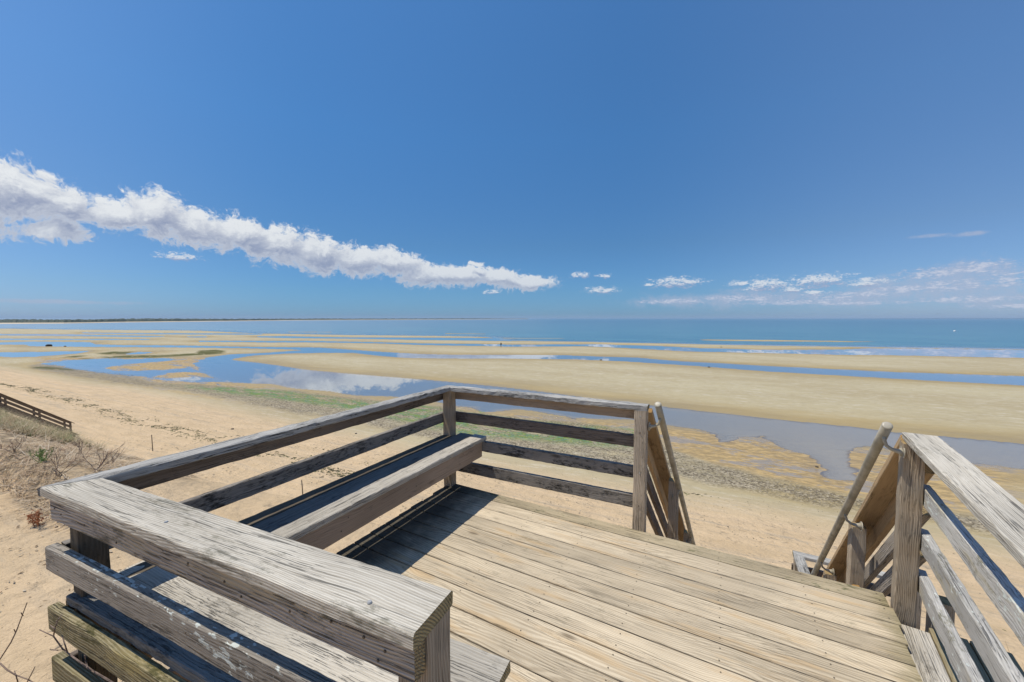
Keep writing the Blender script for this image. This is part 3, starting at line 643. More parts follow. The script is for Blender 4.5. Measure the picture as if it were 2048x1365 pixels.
# sparse pebbles and shells over the beach face
bx = rng.random(30000) * 100 - 70; bb = 12.5 + rng.random(30000) * 26; qx, qy = xy(bx, bb); kk = (beach(bx, bb)[1] > 0) & (rng.random(30000) < np.clip(25 / np.hypot(qx, qy), 0, 1)) & (fbm(bx * .07, bb * .7, 4) + .12 * rng.standard_normal(30000) > .03)
q = np.column_stack([qx, qy])[kk]; s = .012 + .035 * rng.random(len(q)) ** 3
o = scatter('beach_shells', np.column_stack([q, gz(q)]), s, s * .8, s * .5, rng.random(len(q)) * .8, M_peb); tag(o, None, None, kind='stuff')
# bits of dry debris on the bare sand beside the deck
qa = -9 + 6.6 * rng.random(900); qb = -.5 + 2.6 * rng.random(900); qx, qy = xy(qa, qb); q = np.column_stack([qx, qy])
s = .004 + .012 * rng.random(900) ** 2
o = scatter('beach_debris', np.column_stack([q, ground(qx, qy) + .03 * 0 + .012]), s * 2.2, s, s * .6, rng.random(900) * .7, M_litter); tag(o, None, None, kind='stuff')
# tide wrack lines
WR = [[(-60, 762), (0, 769), (50, 776), (100, 790), (150, 802), (200, 818), (250, 834), (300, 849), (350, 859), (420, 877), (500, 897), (560, 910), (660, 943), (760, 965), (900, 1000)],
      [(480, 872), (560, 890), (640, 900), (720, 925)], [(1290, 985), (1380, 988), (1420, 992)], [(1940, 1240), (2060, 1310), (2200, 1380)]]
pts = []
for k, line in enumerate(WR):
    g = [drop_to_ground(*p)[:2] for p in line]
    for (p, q_) in zip(g[:-1], g[1:]):
        L = math.dist(p, q_); n = int(L * (90 if k == 0 else 12)); tt = rng.random(n)
        off = rng.standard_normal((n, 2)) * np.array([.9, .45]) * (1 if k == 0 else .7)
        base = np.array(p) + tt[:, None] * (np.array(q_) - np.array(p)) + off; pts.append(base)
q = np.concatenate(pts); q = q[fbm(ab(q[:, 0], q[:, 1])[0] * .5, ab(q[:, 0], q[:, 1])[1] * 1.6, 4) + .05 * rng.standard_normal(len(q)) > .02]
s = .02 + .09 * rng.random(len(q)) ** 2
o = scatter('seaweed_wrack', np.column_stack([q, gz(q) + .005]), s * 1.7, s * .7, s * .35, rng.random(len(q)), M_weed); tag(o, None, None, kind='stuff')

def blades(name, P, h, w, lean, bend, tone, mat, nseg=3, upk=1.):
    n = len(P); a = rng.random(n) * 6.28; dirv = np.stack([np.cos(a), np.sin(a)], -1); perp = np.stack([-dirv[:, 1], dirv[:, 0]], -1)
    Vs = []
    for i in range(nseg + 1):
        t_ = i / nseg; hor = (lean * t_ + bend * t_ ** 2) * h; up = upk * h * t_ * np.sqrt(np.clip(1 - (lean * .6 + bend * .5) ** 2, .05, 1))
        c = P + np.column_stack([dirv * hor[:, None], up]); wd = w * (1 - .85 * t_)
        Vs.append(c + np.column_stack([perp * wd[:, None], np.zeros(n)])); Vs.append(c - np.column_stack([perp * wd[:, None], np.zeros(n)]))
    V = np.stack(Vs, 1); k = 2 * (nseg + 1)
    f = np.array([(2 * i, 2 * i + 1, 2 * i + 3, 2 * i + 2) for i in range(nseg)])
    Fc = (f[None] + k * np.arange(n)[:, None, None]).reshape(-1, 4)
    me = mesh_np(name, V.reshape(-1, 3), Fc, False); fattr(me, 'tone', np.repeat(tone, k)); return link(name, me, mat)
def dune_pts(n, amin, amax, bmin, bmax, thr=0., sc=.6, clump=.12):
    a = amin + rng.random(n) * (amax - amin); b = bmin + rng.random(n) * (bmax - bmin); k = fbm(a * sc, b * sc * 1.4, 3) > thr; a, b = a[k], b[k]
    x, y = xy(a, b); return np.column_stack([x, y, ground(x, y)]), a, b
C_, a_, b_ = dune_pts(1400, -34, -13.6, 2.6, 4.2, -.01)
C_ = np.repeat(C_, 34, 0); P_ = C_ + np.column_stack([rng.normal(0, .035, (len(C_), 2)), np.full(len(C_), -.01)]); gt = np.repeat(rng.random(len(a_)), 34)
o = blades('beach_grass', P_, .07 + .22 * rng.random(len(P_)) ** 1.3, .003 + .003 * rng.random(len(P_)), .1 + .8 * rng.random(len(P_)), .2 + .6 * rng.random(len(P_)), np.clip(gt ** 2.2 * .8 + .25 * rng.random(len(P_)), 0, 1), M_grass); tag(o, None, None, kind='stuff')
C_, a_, b_ = dune_pts(1500, -24, -8.2, 1.95, 4.3, -.04, .8)
C_ = np.repeat(C_, 10, 0); P_ = C_ + np.column_stack([rng.normal(0, .10, (len(C_), 2)), np.full(len(C_), -.005)])
o = blades('dead_grass_litter', P_, .08 + .30 * rng.random(len(P_)) ** 1.5, .003 + .004 * rng.random(len(P_)), .7 + .6 * rng.random(len(P_)), .1 + rng.random(len(P_)) * .4, rng.random(len(P_)), M_litter, 3, .15 + .7 * rng.random(len(P_)) ** 2); tag(o, None, None, kind='stuff')
P_, a_, b_ = dune_pts(3400, -18, -7.3, 1.8, 2.2, -.3, .8)      # roots hanging over the scarp
o = blades('scarp_roots', P_ + np.array([0, 0, .02]), .10 + .3 * rng.random(len(P_)), .003 + .004 * rng.random(len(P_)), .6 + .8 * rng.random(len(P_)), .4 * rng.random(len(P_)) - .2, rng.random(len(P_)), M_litter, 3, .55 * rng.random(len(P_)) - .25); tag(o, None, None, kind='stuff')
P_, a_, b_ = dune_pts(16000, 1.3, 7, 3.3, 8, -.05, .7)
o = blades('slope_grass', P_, .15 + .35 * rng.random(len(P_)), .003 + .003 * rng.random(len(P_)), .5 + .7 * rng.random(len(P_)), rng.random(len(P_)) * .7, rng.random(len(P_)) * .6, M_litter); tag(o, None, None, kind='stuff')

# ------------------------------------------------------------------ far shore, woods, houses
FS = [(-1400, 652, 639), (-500, 650, 639.3), (0, 648.2, 639.4), (60, 648, 639.3), (128, 647.6, 639.6), (200, 646.3, 639.3), (250, 645.4, 638.0), (300, 644.9, 637.6), (375, 644, 637.9), (450, 643.2, 638.1), (512, 642.3, 638.1), (560, 641.6, 638.0), (637, 641.0, 637.6),
      (700, 640.6, 637.8), (762, 640.3, 637.8), (825, 640.0, 637.7), (887, 639.7, 637.6), (945, 639.4, 637.4), (1000, 639.0, 637.9), (1060, 638.6, 638.0)]
Vv = []; Ft = []; tones = []; NS = 30
pxs = np.arange(-1400, 1060, 4.); by = np.interp(pxs, [f[0] for f in FS], [f[1] for f in FS]); ty = np.interp(pxs, [f[0] for f in FS], [f[2] for f in FS])
shore = to_plane(list(zip(pxs, by)))
prof = np.array([(0, 0), (.012, .6), (.03, 1.3), (.045, 2.2), (.10, .62), (.2, .75), (.35, .85), (.5, .93), (.7, 1.), (1., .9)])
for i, (sx_, sy_) in enumerate(shore):
    r = math.hypot(sx_, sy_); u = np.array([sx_, sy_]) / r; dep = max(90., r * .16)
    for k, (f, hgt) in enumerate(prof):
        rr = r + f * dep
        if k < 4: z = WL + hgt
        else:
            vtop = ty[i] - 637; hz_ = HC - vtop / F_PX * (sy_ / r) * rr * 1.0
            z = WL + 3 + (hz_ - WL - 3) * hgt + (2.0 + r * .0006) * (rng.random() - .5) * (1 if k < 9 else .3)
            z = max(z, WL + 3)
        Vv.append((u[0] * rr, u[1] * rr, z)); tones.append(.35 + .5 * (rng.random() - .4))
nk = len(prof)
Fb = [(i * nk + k, (i + 1) * nk + k, (i + 1) * nk + k + 1, i * nk + k + 1) for i in range(len(shore) - 1) for k in range(3)]
Fs = [(i * nk + k, (i + 1) * nk + k, (i + 1) * nk + k + 1, i * nk + k + 1) for i in range(len(shore) - 1) for k in range(3, nk - 1)]
me = mesh_np('far_beach', Vv, Fb, False); M_fb = simple('far_sand', (.60, .50, .37), (.52, .43, .32), .01); tag(link('far_beach', me, M_fb), None, None, kind='structure')
me = mesh_np('far_woods', Vv, Fs, False); fattr(me, 'tone', np.clip(tones, 0, 1)); tag(link('far_woods', me, M_far), None, None, kind='stuff')
# low ridge at the far right of the horizon
hx = []; 
for i, pxx in enumerate(np.arange(1600, 2500, 20.)):
    p = to_plane([(pxx, 637.45)])[0]; hgt = 24 * max(.08, 1 - ((pxx - 1980) / 330) ** 2)
    hx += [(p[0], p[1], WL), (p[0], p[1] , WL + hgt * .8), (p[0] * 1.02, p[1] * 1.02, WL + hgt)]
Fh = [(3 * i + k, 3 * i + 3 + k, 3 * i + 4 + k, 3 * i + 1 + k) for i in range(len(hx) // 3 - 1) for k in (0, 1)]
me = mesh_np('hills', hx, Fh, False); M_hill = simple('far_hill', (.07, .10, .12), (.08, .11, .13), .001); tag(link('hills', me, M_hill), None, None, kind='structure')

def house(px, py, w, label):
    p = to_plane([(px, py + .9)])[0]; z0 = WL + 2.4; L = thing('house', label, 'house', (p[0], p[1], z0), 'houses on the far shore')
    hw, hd, hh_ = w / 2, 4., 3.4
    me = mesh_np('wall', [(-hw, -hd, 0), (hw, -hd, 0), (hw, hd, 0), (-hw, hd, 0), (-hw, -hd, hh_), (hw, -hd, hh_), (hw, hd, hh_), (-hw, hd, hh_)], [(0, 1, 5, 4), (1, 2, 6, 5), (2, 3, 7, 6), (3, 0, 4, 7)])
    link('wall', me, M_white).parent = L
    e = .4; me = mesh_np('roof', [(-hw - e, -hd - e, hh_), (hw + e, -hd - e, hh_), (hw + e, hd + e, hh_), (-hw - e, hd + e, hh_), (-hw - e, 0, hh_ + 2.2), (hw + e, 0, hh_ + 2.2)], [(0, 1, 5, 4), (2, 3, 4, 5), (0, 4, 3, 3), (1, 2, 5, 5)])
    link('roof', me, M_roof).parent = L
house(48, 645.0, 9, 'white house on the far shore, farthest left'); house(80, 645.4, 12, 'widest white house on the far shore')
house(89, 645.6, 7, 'small white house just right of the widest one'); house(61, 645.6, 6, 'small white house between its larger neighbours')

# ------------------------------------------------------------------ rocks, person, buoy, gull, stakes
def rock(px, py, size, label, flat=.55):
    x, y, z = drop_to_ground(px, py)
    bm = bmesh.new(); bmesh.ops.create_icosphere(bm, subdivisions=2, radius=size)
    for v in bm.verts: v.co *= 1 + .35 * (random.random() - .5); v.co.z *= flat
    me = bpy.data.meshes.new('rock'); bm.to_mesh(me); bm.free()
    o = link('rock', me, M_rock, (x, y, max(z, WL) + size * .2)); tag(o, label, 'rock', 'dark stones on the sand')
rock(98, 692, .95, 'dark boulder in the far blue channel at left'); rock(130, 693.5, .4, 'small dark stone right of the channel boulder')
rock(465, 859, .13, 'black stone on the dry sand above the cap rail'); rock(712, 868, .11, 'dark stone on the sand seen between the left rails')
rock(1202, 721, .35, 'dark stone on the near edge of the second blue channel'); rock(1418, 735.5, .3, 'dark stone on the channel edge, right of centre')
rock(1442, 695.5, .4, 'dark stone on the thin far sandbar'); rock(1634, 935, .12, 'small dark stone in the wet rippled sand'); rock(429, 705.5, .2, 'tiny stone by the green algae patch')

def person(px, py):
    x, y, z = drop_to_ground(px, py); jn = int(np.argmin((X - x) ** 2 + (Y - y) ** 2)); z = max(float(Zg[jn]), WL - .05) + .01
    root = thing('person', 'person in dark jacket and trousers walking on the far tide flats', 'person', (x, y, z))
    root.scale = (1.1, 1.1, 1.1)
    J = [(0, 0, .92), (0, 0, 1.15), (0, .01, 1.36), (0, .02, 1.48), (0, .03, 1.60), (-.09, 0, .88), (-.11, .12, .48), (-.12, .02, .07), (-.12, .16, .03), (.09, 0, .88), (.10, -.08, .48), (.11, -.22, .10), (.11, -.10, .03),
         (-.20, .01, 1.36), (-.26, -.06, 1.10), (-.27, .06, .88), (.20, .01, 1.36), (.26, .08, 1.10), (.26, .20, .90)]
    E_ = [(0, 1), (1, 2), (2, 3), (3, 4), (0, 5), (5, 6), (6, 7), (7, 8), (0, 9), (9, 10), (10, 11), (11, 12), (2, 13), (13, 14), (14, 15), (2, 16), (16, 17), (17, 18)]
    rad = [.15, .15, .17, .06, .105, .10, .065, .045, .04, .10, .065, .045, .04, .07, .05, .035, .07, .05, .035]
    me = bpy.data.meshes.new('body'); me.from_pydata(J, E_, []); o = link('body', me, M_jacket); o.parent = root
    md = o.modifiers.new('skin', 'SKIN'); sk = me.skin_vertices[0].data
    for i, r_ in enumerate(rad): sk[i].radius = (r_, r_ * .85)
    sk[0].use_root = True
    o.modifiers.new('sub', 'SUBSURF').levels = 1
    bm = bmesh.new(); bmesh.ops.create_icosphere(bm, subdivisions=2, radius=.115); me = bpy.data.meshes.new('hair'); bm.to_mesh(me); bm.free()
    h = link('hair', me, M_hair, (0, .0, 1.64)); h.parent = root
person(1002, 695.8)

x, y = to_plane([(1909, 663.6)])[0]
b_o = thing('buoy', 'small white buoy floating on the open sea far right', 'buoy', (x, y, WL))
bm = bmesh.new(); bmesh.ops.create_icosphere(bm, subdivisions=3, radius=.75)
for v in bm.verts: v.co.z = v.co.z * 1.1 + .4
me = bpy.data.meshes.new('float'); bm.to_mesh(me); bm.free(); link('float', me, M_white).parent = b_o
bm = bmesh.new(); bmesh.ops.create_cone(bm, segments=16, radius1=.12, radius2=.10, depth=.5, cap_ends=True)
for v in bm.verts: v.co.z += 1.4
me = bpy.data.meshes.new('eye'); bm.to_mesh(me); bm.free(); link('eye', me, M_rock).parent = b_o
# gull in flight
k = 190; u = (1873 - 1024) / F_PX; el_ = (637 - 628) / F_PX
gx, gy, gzz = u * k, k, HC + el_ * k
g_o = thing('gull', 'tiny gull flying low over the sea at right', 'bird', (gx, gy, gzz))
me = mesh_np('body', [(-.25, 0, 0), (-.1, .05, .04), (-.1, -.05, .04), (-.1, 0, -.05), (.12, .05, .04), (.12, -.05, .04), (.12, 0, -.05), (.28, 0, 0)], [(0, 1, 2, 2), (0, 2, 3, 3), (0, 3, 1, 1), (1, 4, 5, 2), (2, 5, 6, 3), (3, 6, 4, 1), (4, 7, 5, 5), (5, 7, 6, 6), (6, 7, 4, 4)])
link('body', me, M_gull).parent = g_o
for sgn in (-1, 1):
    me = mesh_np('wing', [(.08, sgn * .04, .03), (-.08, sgn * .04, .03), (.1, sgn * .3, .14), (-.05, sgn * .3, .14), (-.02, sgn * .62, .06), (-.06, sgn * .62, .06), (.08, sgn * .04, .015), (-.05, sgn * .3, .12)], [(0, 1, 3, 2), (2, 3, 5, 4), (6, 1, 7, 2)])
    link('wing', me, M_gull).parent = g_o

def stake(px, py, h, label, lean=(0, 0)):
    x, y, z = drop_to_ground(px, py)
    o = tube('stake', None, [(0, 0, -.3), (lean[0] * .5, lean[1] * .5, h * .5), (lean[0], lean[1], h)], [.028, .026, .024], M_stake, 8); o.location = (x, y, z)
    tag(o, label, 'stake', 'stakes in the sand')
stake(305.5, 903, 1.22, 'tall thin dark stake standing in the sand below the dune', (-.02, 0)); stake(606, 992, .9, 'short stake seen just over the back of the left bench', (-.05, 0))

# ------------------------------------------------------------------ the deck
Up = Vector((0, 0, 1)); T4 = .089; T2 = .038
def vec(a, b, z=0): x, y = xy(a, b); return Vector((x, y, z))
deck = thing('deck', 'sunlit tan plank deck between the grey railings', 'deck', D(0, 1.5, 0))
def ar_edge(b): return .915 + .128 * (b - 2.83)
sl = -.045
joists = [-2.2, -1.75, -1.3, -.85, -.40, .05, .5, .86]
b_front = 3.01; bounds = [b_front, 2.876]; 
while bounds[-1] > -1.3: bounds.append(bounds[-1] - .149)
for i in range(len(bounds) - 1):
    hi, lo = bounds[i], bounds[i + 1] + .009
    left = -2.262 if lo > .72 else -.50
    right = ar_edge((hi + lo) / 2) - (.015 if i > 0 else 0) + random.uniform(-.006, .006)
    if i == 0: right = .893
    pa = D(left + random.uniform(-.012, .012), lo + sl * left, -T2); pb = D(right, lo + sl * right, -T2)
    nl = [(j - left + .0, yy) for j in joists if left + .05 < j < right - .03 for yy in (.03 + random.uniform(-.004, .004), hi - lo - .03 + random.uniform(-.004, .004))]
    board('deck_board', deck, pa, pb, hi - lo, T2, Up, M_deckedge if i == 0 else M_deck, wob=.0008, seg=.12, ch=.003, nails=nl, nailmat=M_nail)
for j in joists:
    lo = .75 if j < -.5 else -1.2
    top = 3.0 - .045 * j
    hi_b = min(top, 2.95 if j < .8 else 2.7)
    board('joist', deck, D(j, lo, -T2 - .185), D(j - .0, hi_b, -T2 - .185), .038, .183, Up, M_apron, seg=.5)
board('fascia', deck, D(-2.25, 3.06, -T2 - .19), D(.86, 2.925, -T2 - .19), .036, .187, Up, M_rail, seg=.2)

def post(parent, a, b, z0, z1, mat=M_post, s=T4, rot=0., name='post'):
    """square post; a,b = its left-near corner (small a, small b); rot = turn towards -a going up b"""
    ua = Vector(D(math.cos(rot), math.sin(rot), 0)); 
    return board(name, parent, D(a, b, z0), D(a, b, z1), s, s, D(-math.sin(rot), math.cos(rot), 0), mat, seg=.06, wob=.0014, ch=.005)
# board(): for a vertical run, width goes to up x run ; with up=+b and run=+z -> b x z = +a  (deck frame is right handed) 

PZ = -2.0
left = thing('railing', 'weathered grey railing along the left side behind the long bench', 'railing', D(-2.29, 1.9, 0), 'railings round the deck')
front = thing('railing', 'weathered grey railing facing the sea beyond the bench end', 'railing', D(-1.4, 3.1, 0), 'railings round the deck')
near = thing('railing', 'broad silver-capped railing closest to the viewer with dark rails below', 'railing', D(-1.4, .6, 0), 'railings round the deck')
right = thing('railing', 'pale lichen-spotted railing running down the right side of the deck', 'railing', D(.95, 2., 0), 'railings round the deck')
RZ = [(.822, .909), (.602, .697), (.358, .453), (.123, .225)]
# left railing
board('cap', left, D(-2.196, .64, .911), D(-2.196, 3.027, .911), .100, T2, Up, M_cap2, cut0=-.14, cut1=.103, wob=.0025, warp=.003)
board('cap_sliver', left, D(-2.29, .52, .912), D(-2.29, .70, .912), .018, .034, Up, M_cap2) if False else None
post(left, -2.287, 3.026, PZ - .7, .911)
post(left, -2.292, .575, PZ + .3, .911, M_dark)
for k, (z0, z1) in enumerate(RZ):
    off = .0005 if k == 0 else .002
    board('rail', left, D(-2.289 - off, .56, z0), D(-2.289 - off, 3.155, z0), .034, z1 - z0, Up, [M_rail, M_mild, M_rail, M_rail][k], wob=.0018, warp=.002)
# front railing
board('cap', front, D(-2.196, 3.027, .911), D(-.438, 3.027, .911), T4 + .014, T2, Up, M_cap2, cut0=-.098, wob=.003, warp=.003)
post(front, -.53, 3.026, PZ - .7, .911)
for k, (z0, z1) in enumerate(RZ):
    e = -.532
    board('rail', front, D(-2.285, 3.117, z0), D(-.455, 3.117, z0), T2, z1 - z0, Up, [M_apron, M_rail, M_mild, M_mild][k], wob=.0018, warp=.002)
# near railing, turned 3.2 degrees
N0 = (-2.28, .502); na = math.atan2(.099, 1.745); nc, ns_ = math.cos(na), math.sin(na)
def N(x, y, z): return D(N0[0] + x * nc - y * ns_, N0[1] + x * ns_ + y * nc, z)
LN = 1.748
board('cap', near, N(0, 0, .911), N(LN, 0, .911), .146, T2, Up, M_cap, cut0=.105, wob=.0007, seg=.03, ch=.005, w1=.15, warp=.0015)
def Npost(x, y, z0, z1, mat=M_post): return board('post', near, N(x, y, z0), N(x, y, z1), T4, T4, (N(0, 1, 0) - N(0, 0, 0)), mat, seg=.06, wob=.0015, ch=.005)
Npost(LN - T4 - .004, .058, PZ + .2, .910)
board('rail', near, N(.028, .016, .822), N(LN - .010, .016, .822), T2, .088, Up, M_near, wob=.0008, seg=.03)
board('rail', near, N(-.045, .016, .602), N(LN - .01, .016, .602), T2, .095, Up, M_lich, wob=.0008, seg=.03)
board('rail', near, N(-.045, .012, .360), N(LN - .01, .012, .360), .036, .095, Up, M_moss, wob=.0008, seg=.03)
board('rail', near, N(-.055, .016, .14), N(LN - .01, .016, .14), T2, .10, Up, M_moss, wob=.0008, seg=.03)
for (sx_, sy_) in ((1.60, .035), (.75, .05)):
    bm = bmesh.new(); bmesh.ops.create_cone(bm, segments=12, radius1=.006, radius2=.0045, depth=.003, cap_ends=True); me = bpy.data.meshes.new('screw'); bm.to_mesh(me); bm.free()
    o = link('screw', me, M_screw); o.parent = near; o.location = N(sx_, sy_, .951) - Vector(near.location)
def fixing(parent, p, nrm, r, mat, name='nail'):
    bm = bmesh.new(); bmesh.ops.create_cone(bm, segments=10, radius1=r, radius2=r * .75, depth=.004, cap_ends=True); me = bpy.data.meshes.new(name); bm.to_mesh(me); bm.free()
    o = link(name, me, mat); o.parent = parent; o.rotation_euler = Vector(nrm).to_track_quat('Z', 'Y').to_euler(); o.location = Vector(p) - Vector(parent.location); return o
nB = N(0, -1, 0) - N(0, 0, 0)
for (xx, zz) in ((.07, .875), (.12, .862), (.93, .88), (1.10, .872), (1.17, .85), (1.36, .868), (1.50, .886), (1.60, .882), (1.66, .870), (1.64, .842), (.52, .846), (.30, .86)):
    fixing(near, N(xx, .0155, zz), nB, .0042 if xx > .3 else .003, M_nail)
for (xx, zz) in ((.03, .66), (.06, .63), (.9, .66), (1.6, .64), (.03, .42), (.8, .40), (1.5, .42)):
    fixing(near, N(xx, .0155 if zz > .5 else .0115, zz), nB, .003, M_nail)
for (aa, zz, mt) in ((-.485, .868, M_screw), (-.487, .745, M_nail), (-.483, .44, M_screw), (-.486, .19, M_nail)): fixing(front, D(aa, 3.0248, zz), D(0, -1, 0), .0055, mt, 'bolt')
# right railing, turned 7.4 degrees
R0 = (.902, 2.822); ra = math.atan(.135); rc, rs_ = math.cos(ra), math.sin(ra)
def RR_(x, y, z): return D(R0[0] + x * rc + y * rs_, R0[1] - x * rs_ + y * rc, z)
RB = RR_(0, 1, 0) - RR_(0, 0, 0)
board('post', right, RR_(0, 0, PZ - .6), RR_(0, 0, .924), T4, T4, RB, M_post, seg=.06, wob=.0015, ch=.005)
board('post', right, RR_(0, -2.3, PZ), RR_(0, -2.3, .924), T4, T4, RB, M_post, seg=.1)
board('cap', right, RR_(.012 + .140, -3.2, .928), RR_(.012 + .140, .10, .928), .140, T2, Up, M_cap, wob=.0008)
for k, (z0, z1) in enumerate([(.832, .922), (.602, .697), (.358, .453), (.123, .225)]):
    board('rail', right, RR_(.093 + T2, -3.2, z0), RR_(.093 + T2, .085, z0), T2, z1 - z0, Up, [M_stair, M_lichr, M_lichr, M_lichr][k], wob=.002)

# benches
b1 = thing('bench', 'long built-in bench of grey planks along the left railing', 'bench', D(-2.05, 2., 0), 'built-in benches')
b2 = thing('bench', 'built-in bench of grey planks under the near railing', 'bench', D(-1.4, .8, 0), 'built-in benches')
ZS = .453
board('seat_plank', b1, D(-2.183, .672, ZS), D(-2.183, 3.020, ZS), .103, T2, Up, M_dark, wob=.0015)
board('seat_plank', b1, D(-2.031, 1.066, ZS), D(-2.031, 3.155, ZS), .145, T2, Up, M_benchd, wob=.0015)
board('seat_plank', b1, D(-1.895, 1.07, ZS), D(-1.895, 3.175, ZS), .134, T2, Up, M_bench, wob=.0022)
board('apron', b1, D(-1.906, 1.09, ZS - .141), D(-1.906, 3.11, ZS - .141), T2, .139, Up, M_apron, wob=.001)
for bb_ in (1.5, 2.45):
    board('support', b1, D(-2.19, bb_, ZS - .09), D(-1.935, bb_, ZS - .09), T2, .088, Up, M_apron)
pl = [(.050, .147), (.202, .142), (.350, .142)]
for k, (y0, w_) in enumerate(pl):
    x0 = .005 if k == 0 else -.0
    board('seat_plank', b2, N(x0, y0, ZS), N(1.735 + (.01 if k == 2 else 0), y0, ZS), w_, T2, Up, M_benchd if k == 0 else M_bench, wob=.0018, seg=.04)
board('apron', b2, N(.30, .455, ZS - .141), N(1.72, .455, ZS - .141), T2, .139, Up, M_apron)
for xx in (.5, 1.25): board('support', b2, N(xx, .06, ZS - .09), N(xx, .45, ZS - .09), T2, .088, Up, M_apron)

for (bb_, zz) in ((1.0, .43), (1.55, .36), (1.6, .42), (2.2, .38), (2.75, .36), (2.8, .43)): fixing(b1, D(-1.9055, bb_, zz), D(1, 0, 0), .005, M_nail)
# outer walk planks beyond the right railing
walk = thing('plank_ledge', 'low ledge of grey planks outside the right railing', 'ledge', D(1.15, 2.3, 0))
for k, (y0_, w_) in enumerate([(.018, .118), (.142, .142), (.290, .142)]):
    board('plank', walk, RR_(y0_ + w_, -3.2, -.088), RR_(y0_ + w_, .02 if k else -.03, -.088), w_, T2, Up, M_bench if k < 1 else M_deck, wob=.0008)
board('short_post', walk, RR_(.15, .035, -1.9), RR_(.15, .035, .09), T4, T4, RB, M_post)
board('stringer', walk, RR_(.12, -3.2, -.29), RR_(.12, .0, -.29), T2, .198, Up, M_apron); board('stringer', walk, RR_(.4, -3.2, -.29), RR_(.4, .0, -.29), T2, .198, Up, M_apron)

# ------------------------------------------------------------------ stairs down to the beach
SD = Vector((.06933, .99759, -.92187)); 
def S(a, b, z, s): return D(a + SD.x * s, b + SD.y * s, z + SD.z * s)
SUP = (D(0, .92187, .99759)).normalized()
stairs = thing('stairs', 'wooden stairs dropping from the deck towards the beach', 'stairs', D(.2, 3.2, -.2))
for a in (-.42, .86):
    board('stringer', stairs, S(a + .0, 3.06, -.30, 0), S(a, 3.06, -.30, 2.35), T2, .24, SUP, M_stair, seg=.3)
for i in range(10):
    s_ = .235 * i + .12
    for k in (0, 1):
        board('tread', stairs, D(-.40 + SD.x * s_, 3.06 + s_ * .998 + .135 * k, -.33 - .92 * (s_ - .1)), D(.85 + SD.x * s_, 3.06 + s_ * .998 + .135 * k, -.33 - .92 * (s_ - .1)), .13, T2, Up, M_deck, seg=.3)
sl_ = thing('stair_railing', 'sloping brown stair railing on the left of the opening', 'stair railing', D(-.45, 3.3, 0), 'stair railings')
sr_ = thing('stair_railing', 'sloping stair railing with grey posts on the right of the opening', 'stair railing', D(.95, 3., 0), 'stair railings')
Lc = (-.440, 3.264, .866); Rc = (.930, 2.958, .882)
off = 0.
board('cap', sl_, S(*Lc, off + .02), S(*Lc, 2.6), .14, T2, SUP, M_stair, seg=.1)
board('cap', sr_, S(Rc[0] + .14, Rc[1], Rc[2], -.04), S(Rc[0] + .14, Rc[1], Rc[2], 2.6), .14, T2, SUP, M_stair, seg=.1)
for k, dz in enumerate((-.145, -.385, -.625)):
    board('rail', sl_, S(Lc[0] - .092, Lc[1], Lc[2] + dz, off + .0), S(Lc[0] - .092, Lc[1], Lc[2] + dz, 2.6), T2, .095, SUP, M_stair if k == 0 else M_rail, seg=.1)
    board('rail', sr_, S(Rc[0] + .15, Rc[1], Rc[2] + dz, -.01), S(Rc[0] + .15, Rc[1], Rc[2] + dz, 2.6), T2, .095, SUP, M_stair if k == 0 else M_near, seg=.1)
for s_ in (.95, 2.1):
    post(sl_, Lc[0] - .005 + .0 + SD.x * s_, Lc[1] + s_ * .99 - .12, Lc[2] - .92 * s_ - 1.9, Lc[2] - .92 * s_ + .02, M_post)
for s_ in (.86, 1.9):
    post(sr_, Rc[0] - .035 + SD.x * s_, Rc[1] + s_ * .99, Rc[2] - .92 * s_ - 1.9, Rc[2] - .92 * s_ - .08, M_post)

def handrail(label, a, b, z, brs, side):
    h = thing('handrail', label, 'handrail', D(a, b, z), 'pipe handrails of the stairs')
    tube('pipe', h, [S(a, b, z, s) for s in np.linspace(0, 3.0, 24)], .0238, M_pipe, 20)
    # slightly proud end disc
    d = (S(a, b, z, 0) - S(a, b, z, 1)).normalized()
    tube('end_cap', h, [S(a, b, z, 0) + d * .0005, S(a, b, z, 0) + d * .003, S(a, b, z, 0) + d * .005], [.0232, .0215, .014], M_pipe, 20)
    for (s_, reach) in brs:
        c = S(a, b, z, s_); o_ = D(side, 0, 0).normalized()
        p = [c + Vector((0, 0, -.02)), c + Vector((0, 0, -.045)) + o_ * .002, c + Vector((0, 0, -.075)) + o_ * .012, c + Vector((0, 0, -.092)) + o_ * .035, c + Vector((0, 0, -.098)) + o_ * .06, c + Vector((0, 0, -.10)) + o_ * reach]
        br = tube('bracket', h, p, [.009, .009, .009, .0095, .012, .026], M_pipe, 10)
        q0 = c + Vector((0, 0, -.10)) + o_ * (reach - .002)
        tube('bracket_plate', h, [q0, q0 + o_ * .006], [.034, .034], M_pipe, 14)
handrail('tan pipe handrail beside the left stair railing', -.362, 3.0, .975, [(.10, .075), (1.10, .05), (2.2, .05)], -1)
handrail('tan pipe handrail beside the right stair railing', .825, 2.790, 1.020, [(.05, .078), (.93, .095), (1.9, .095)], 1)

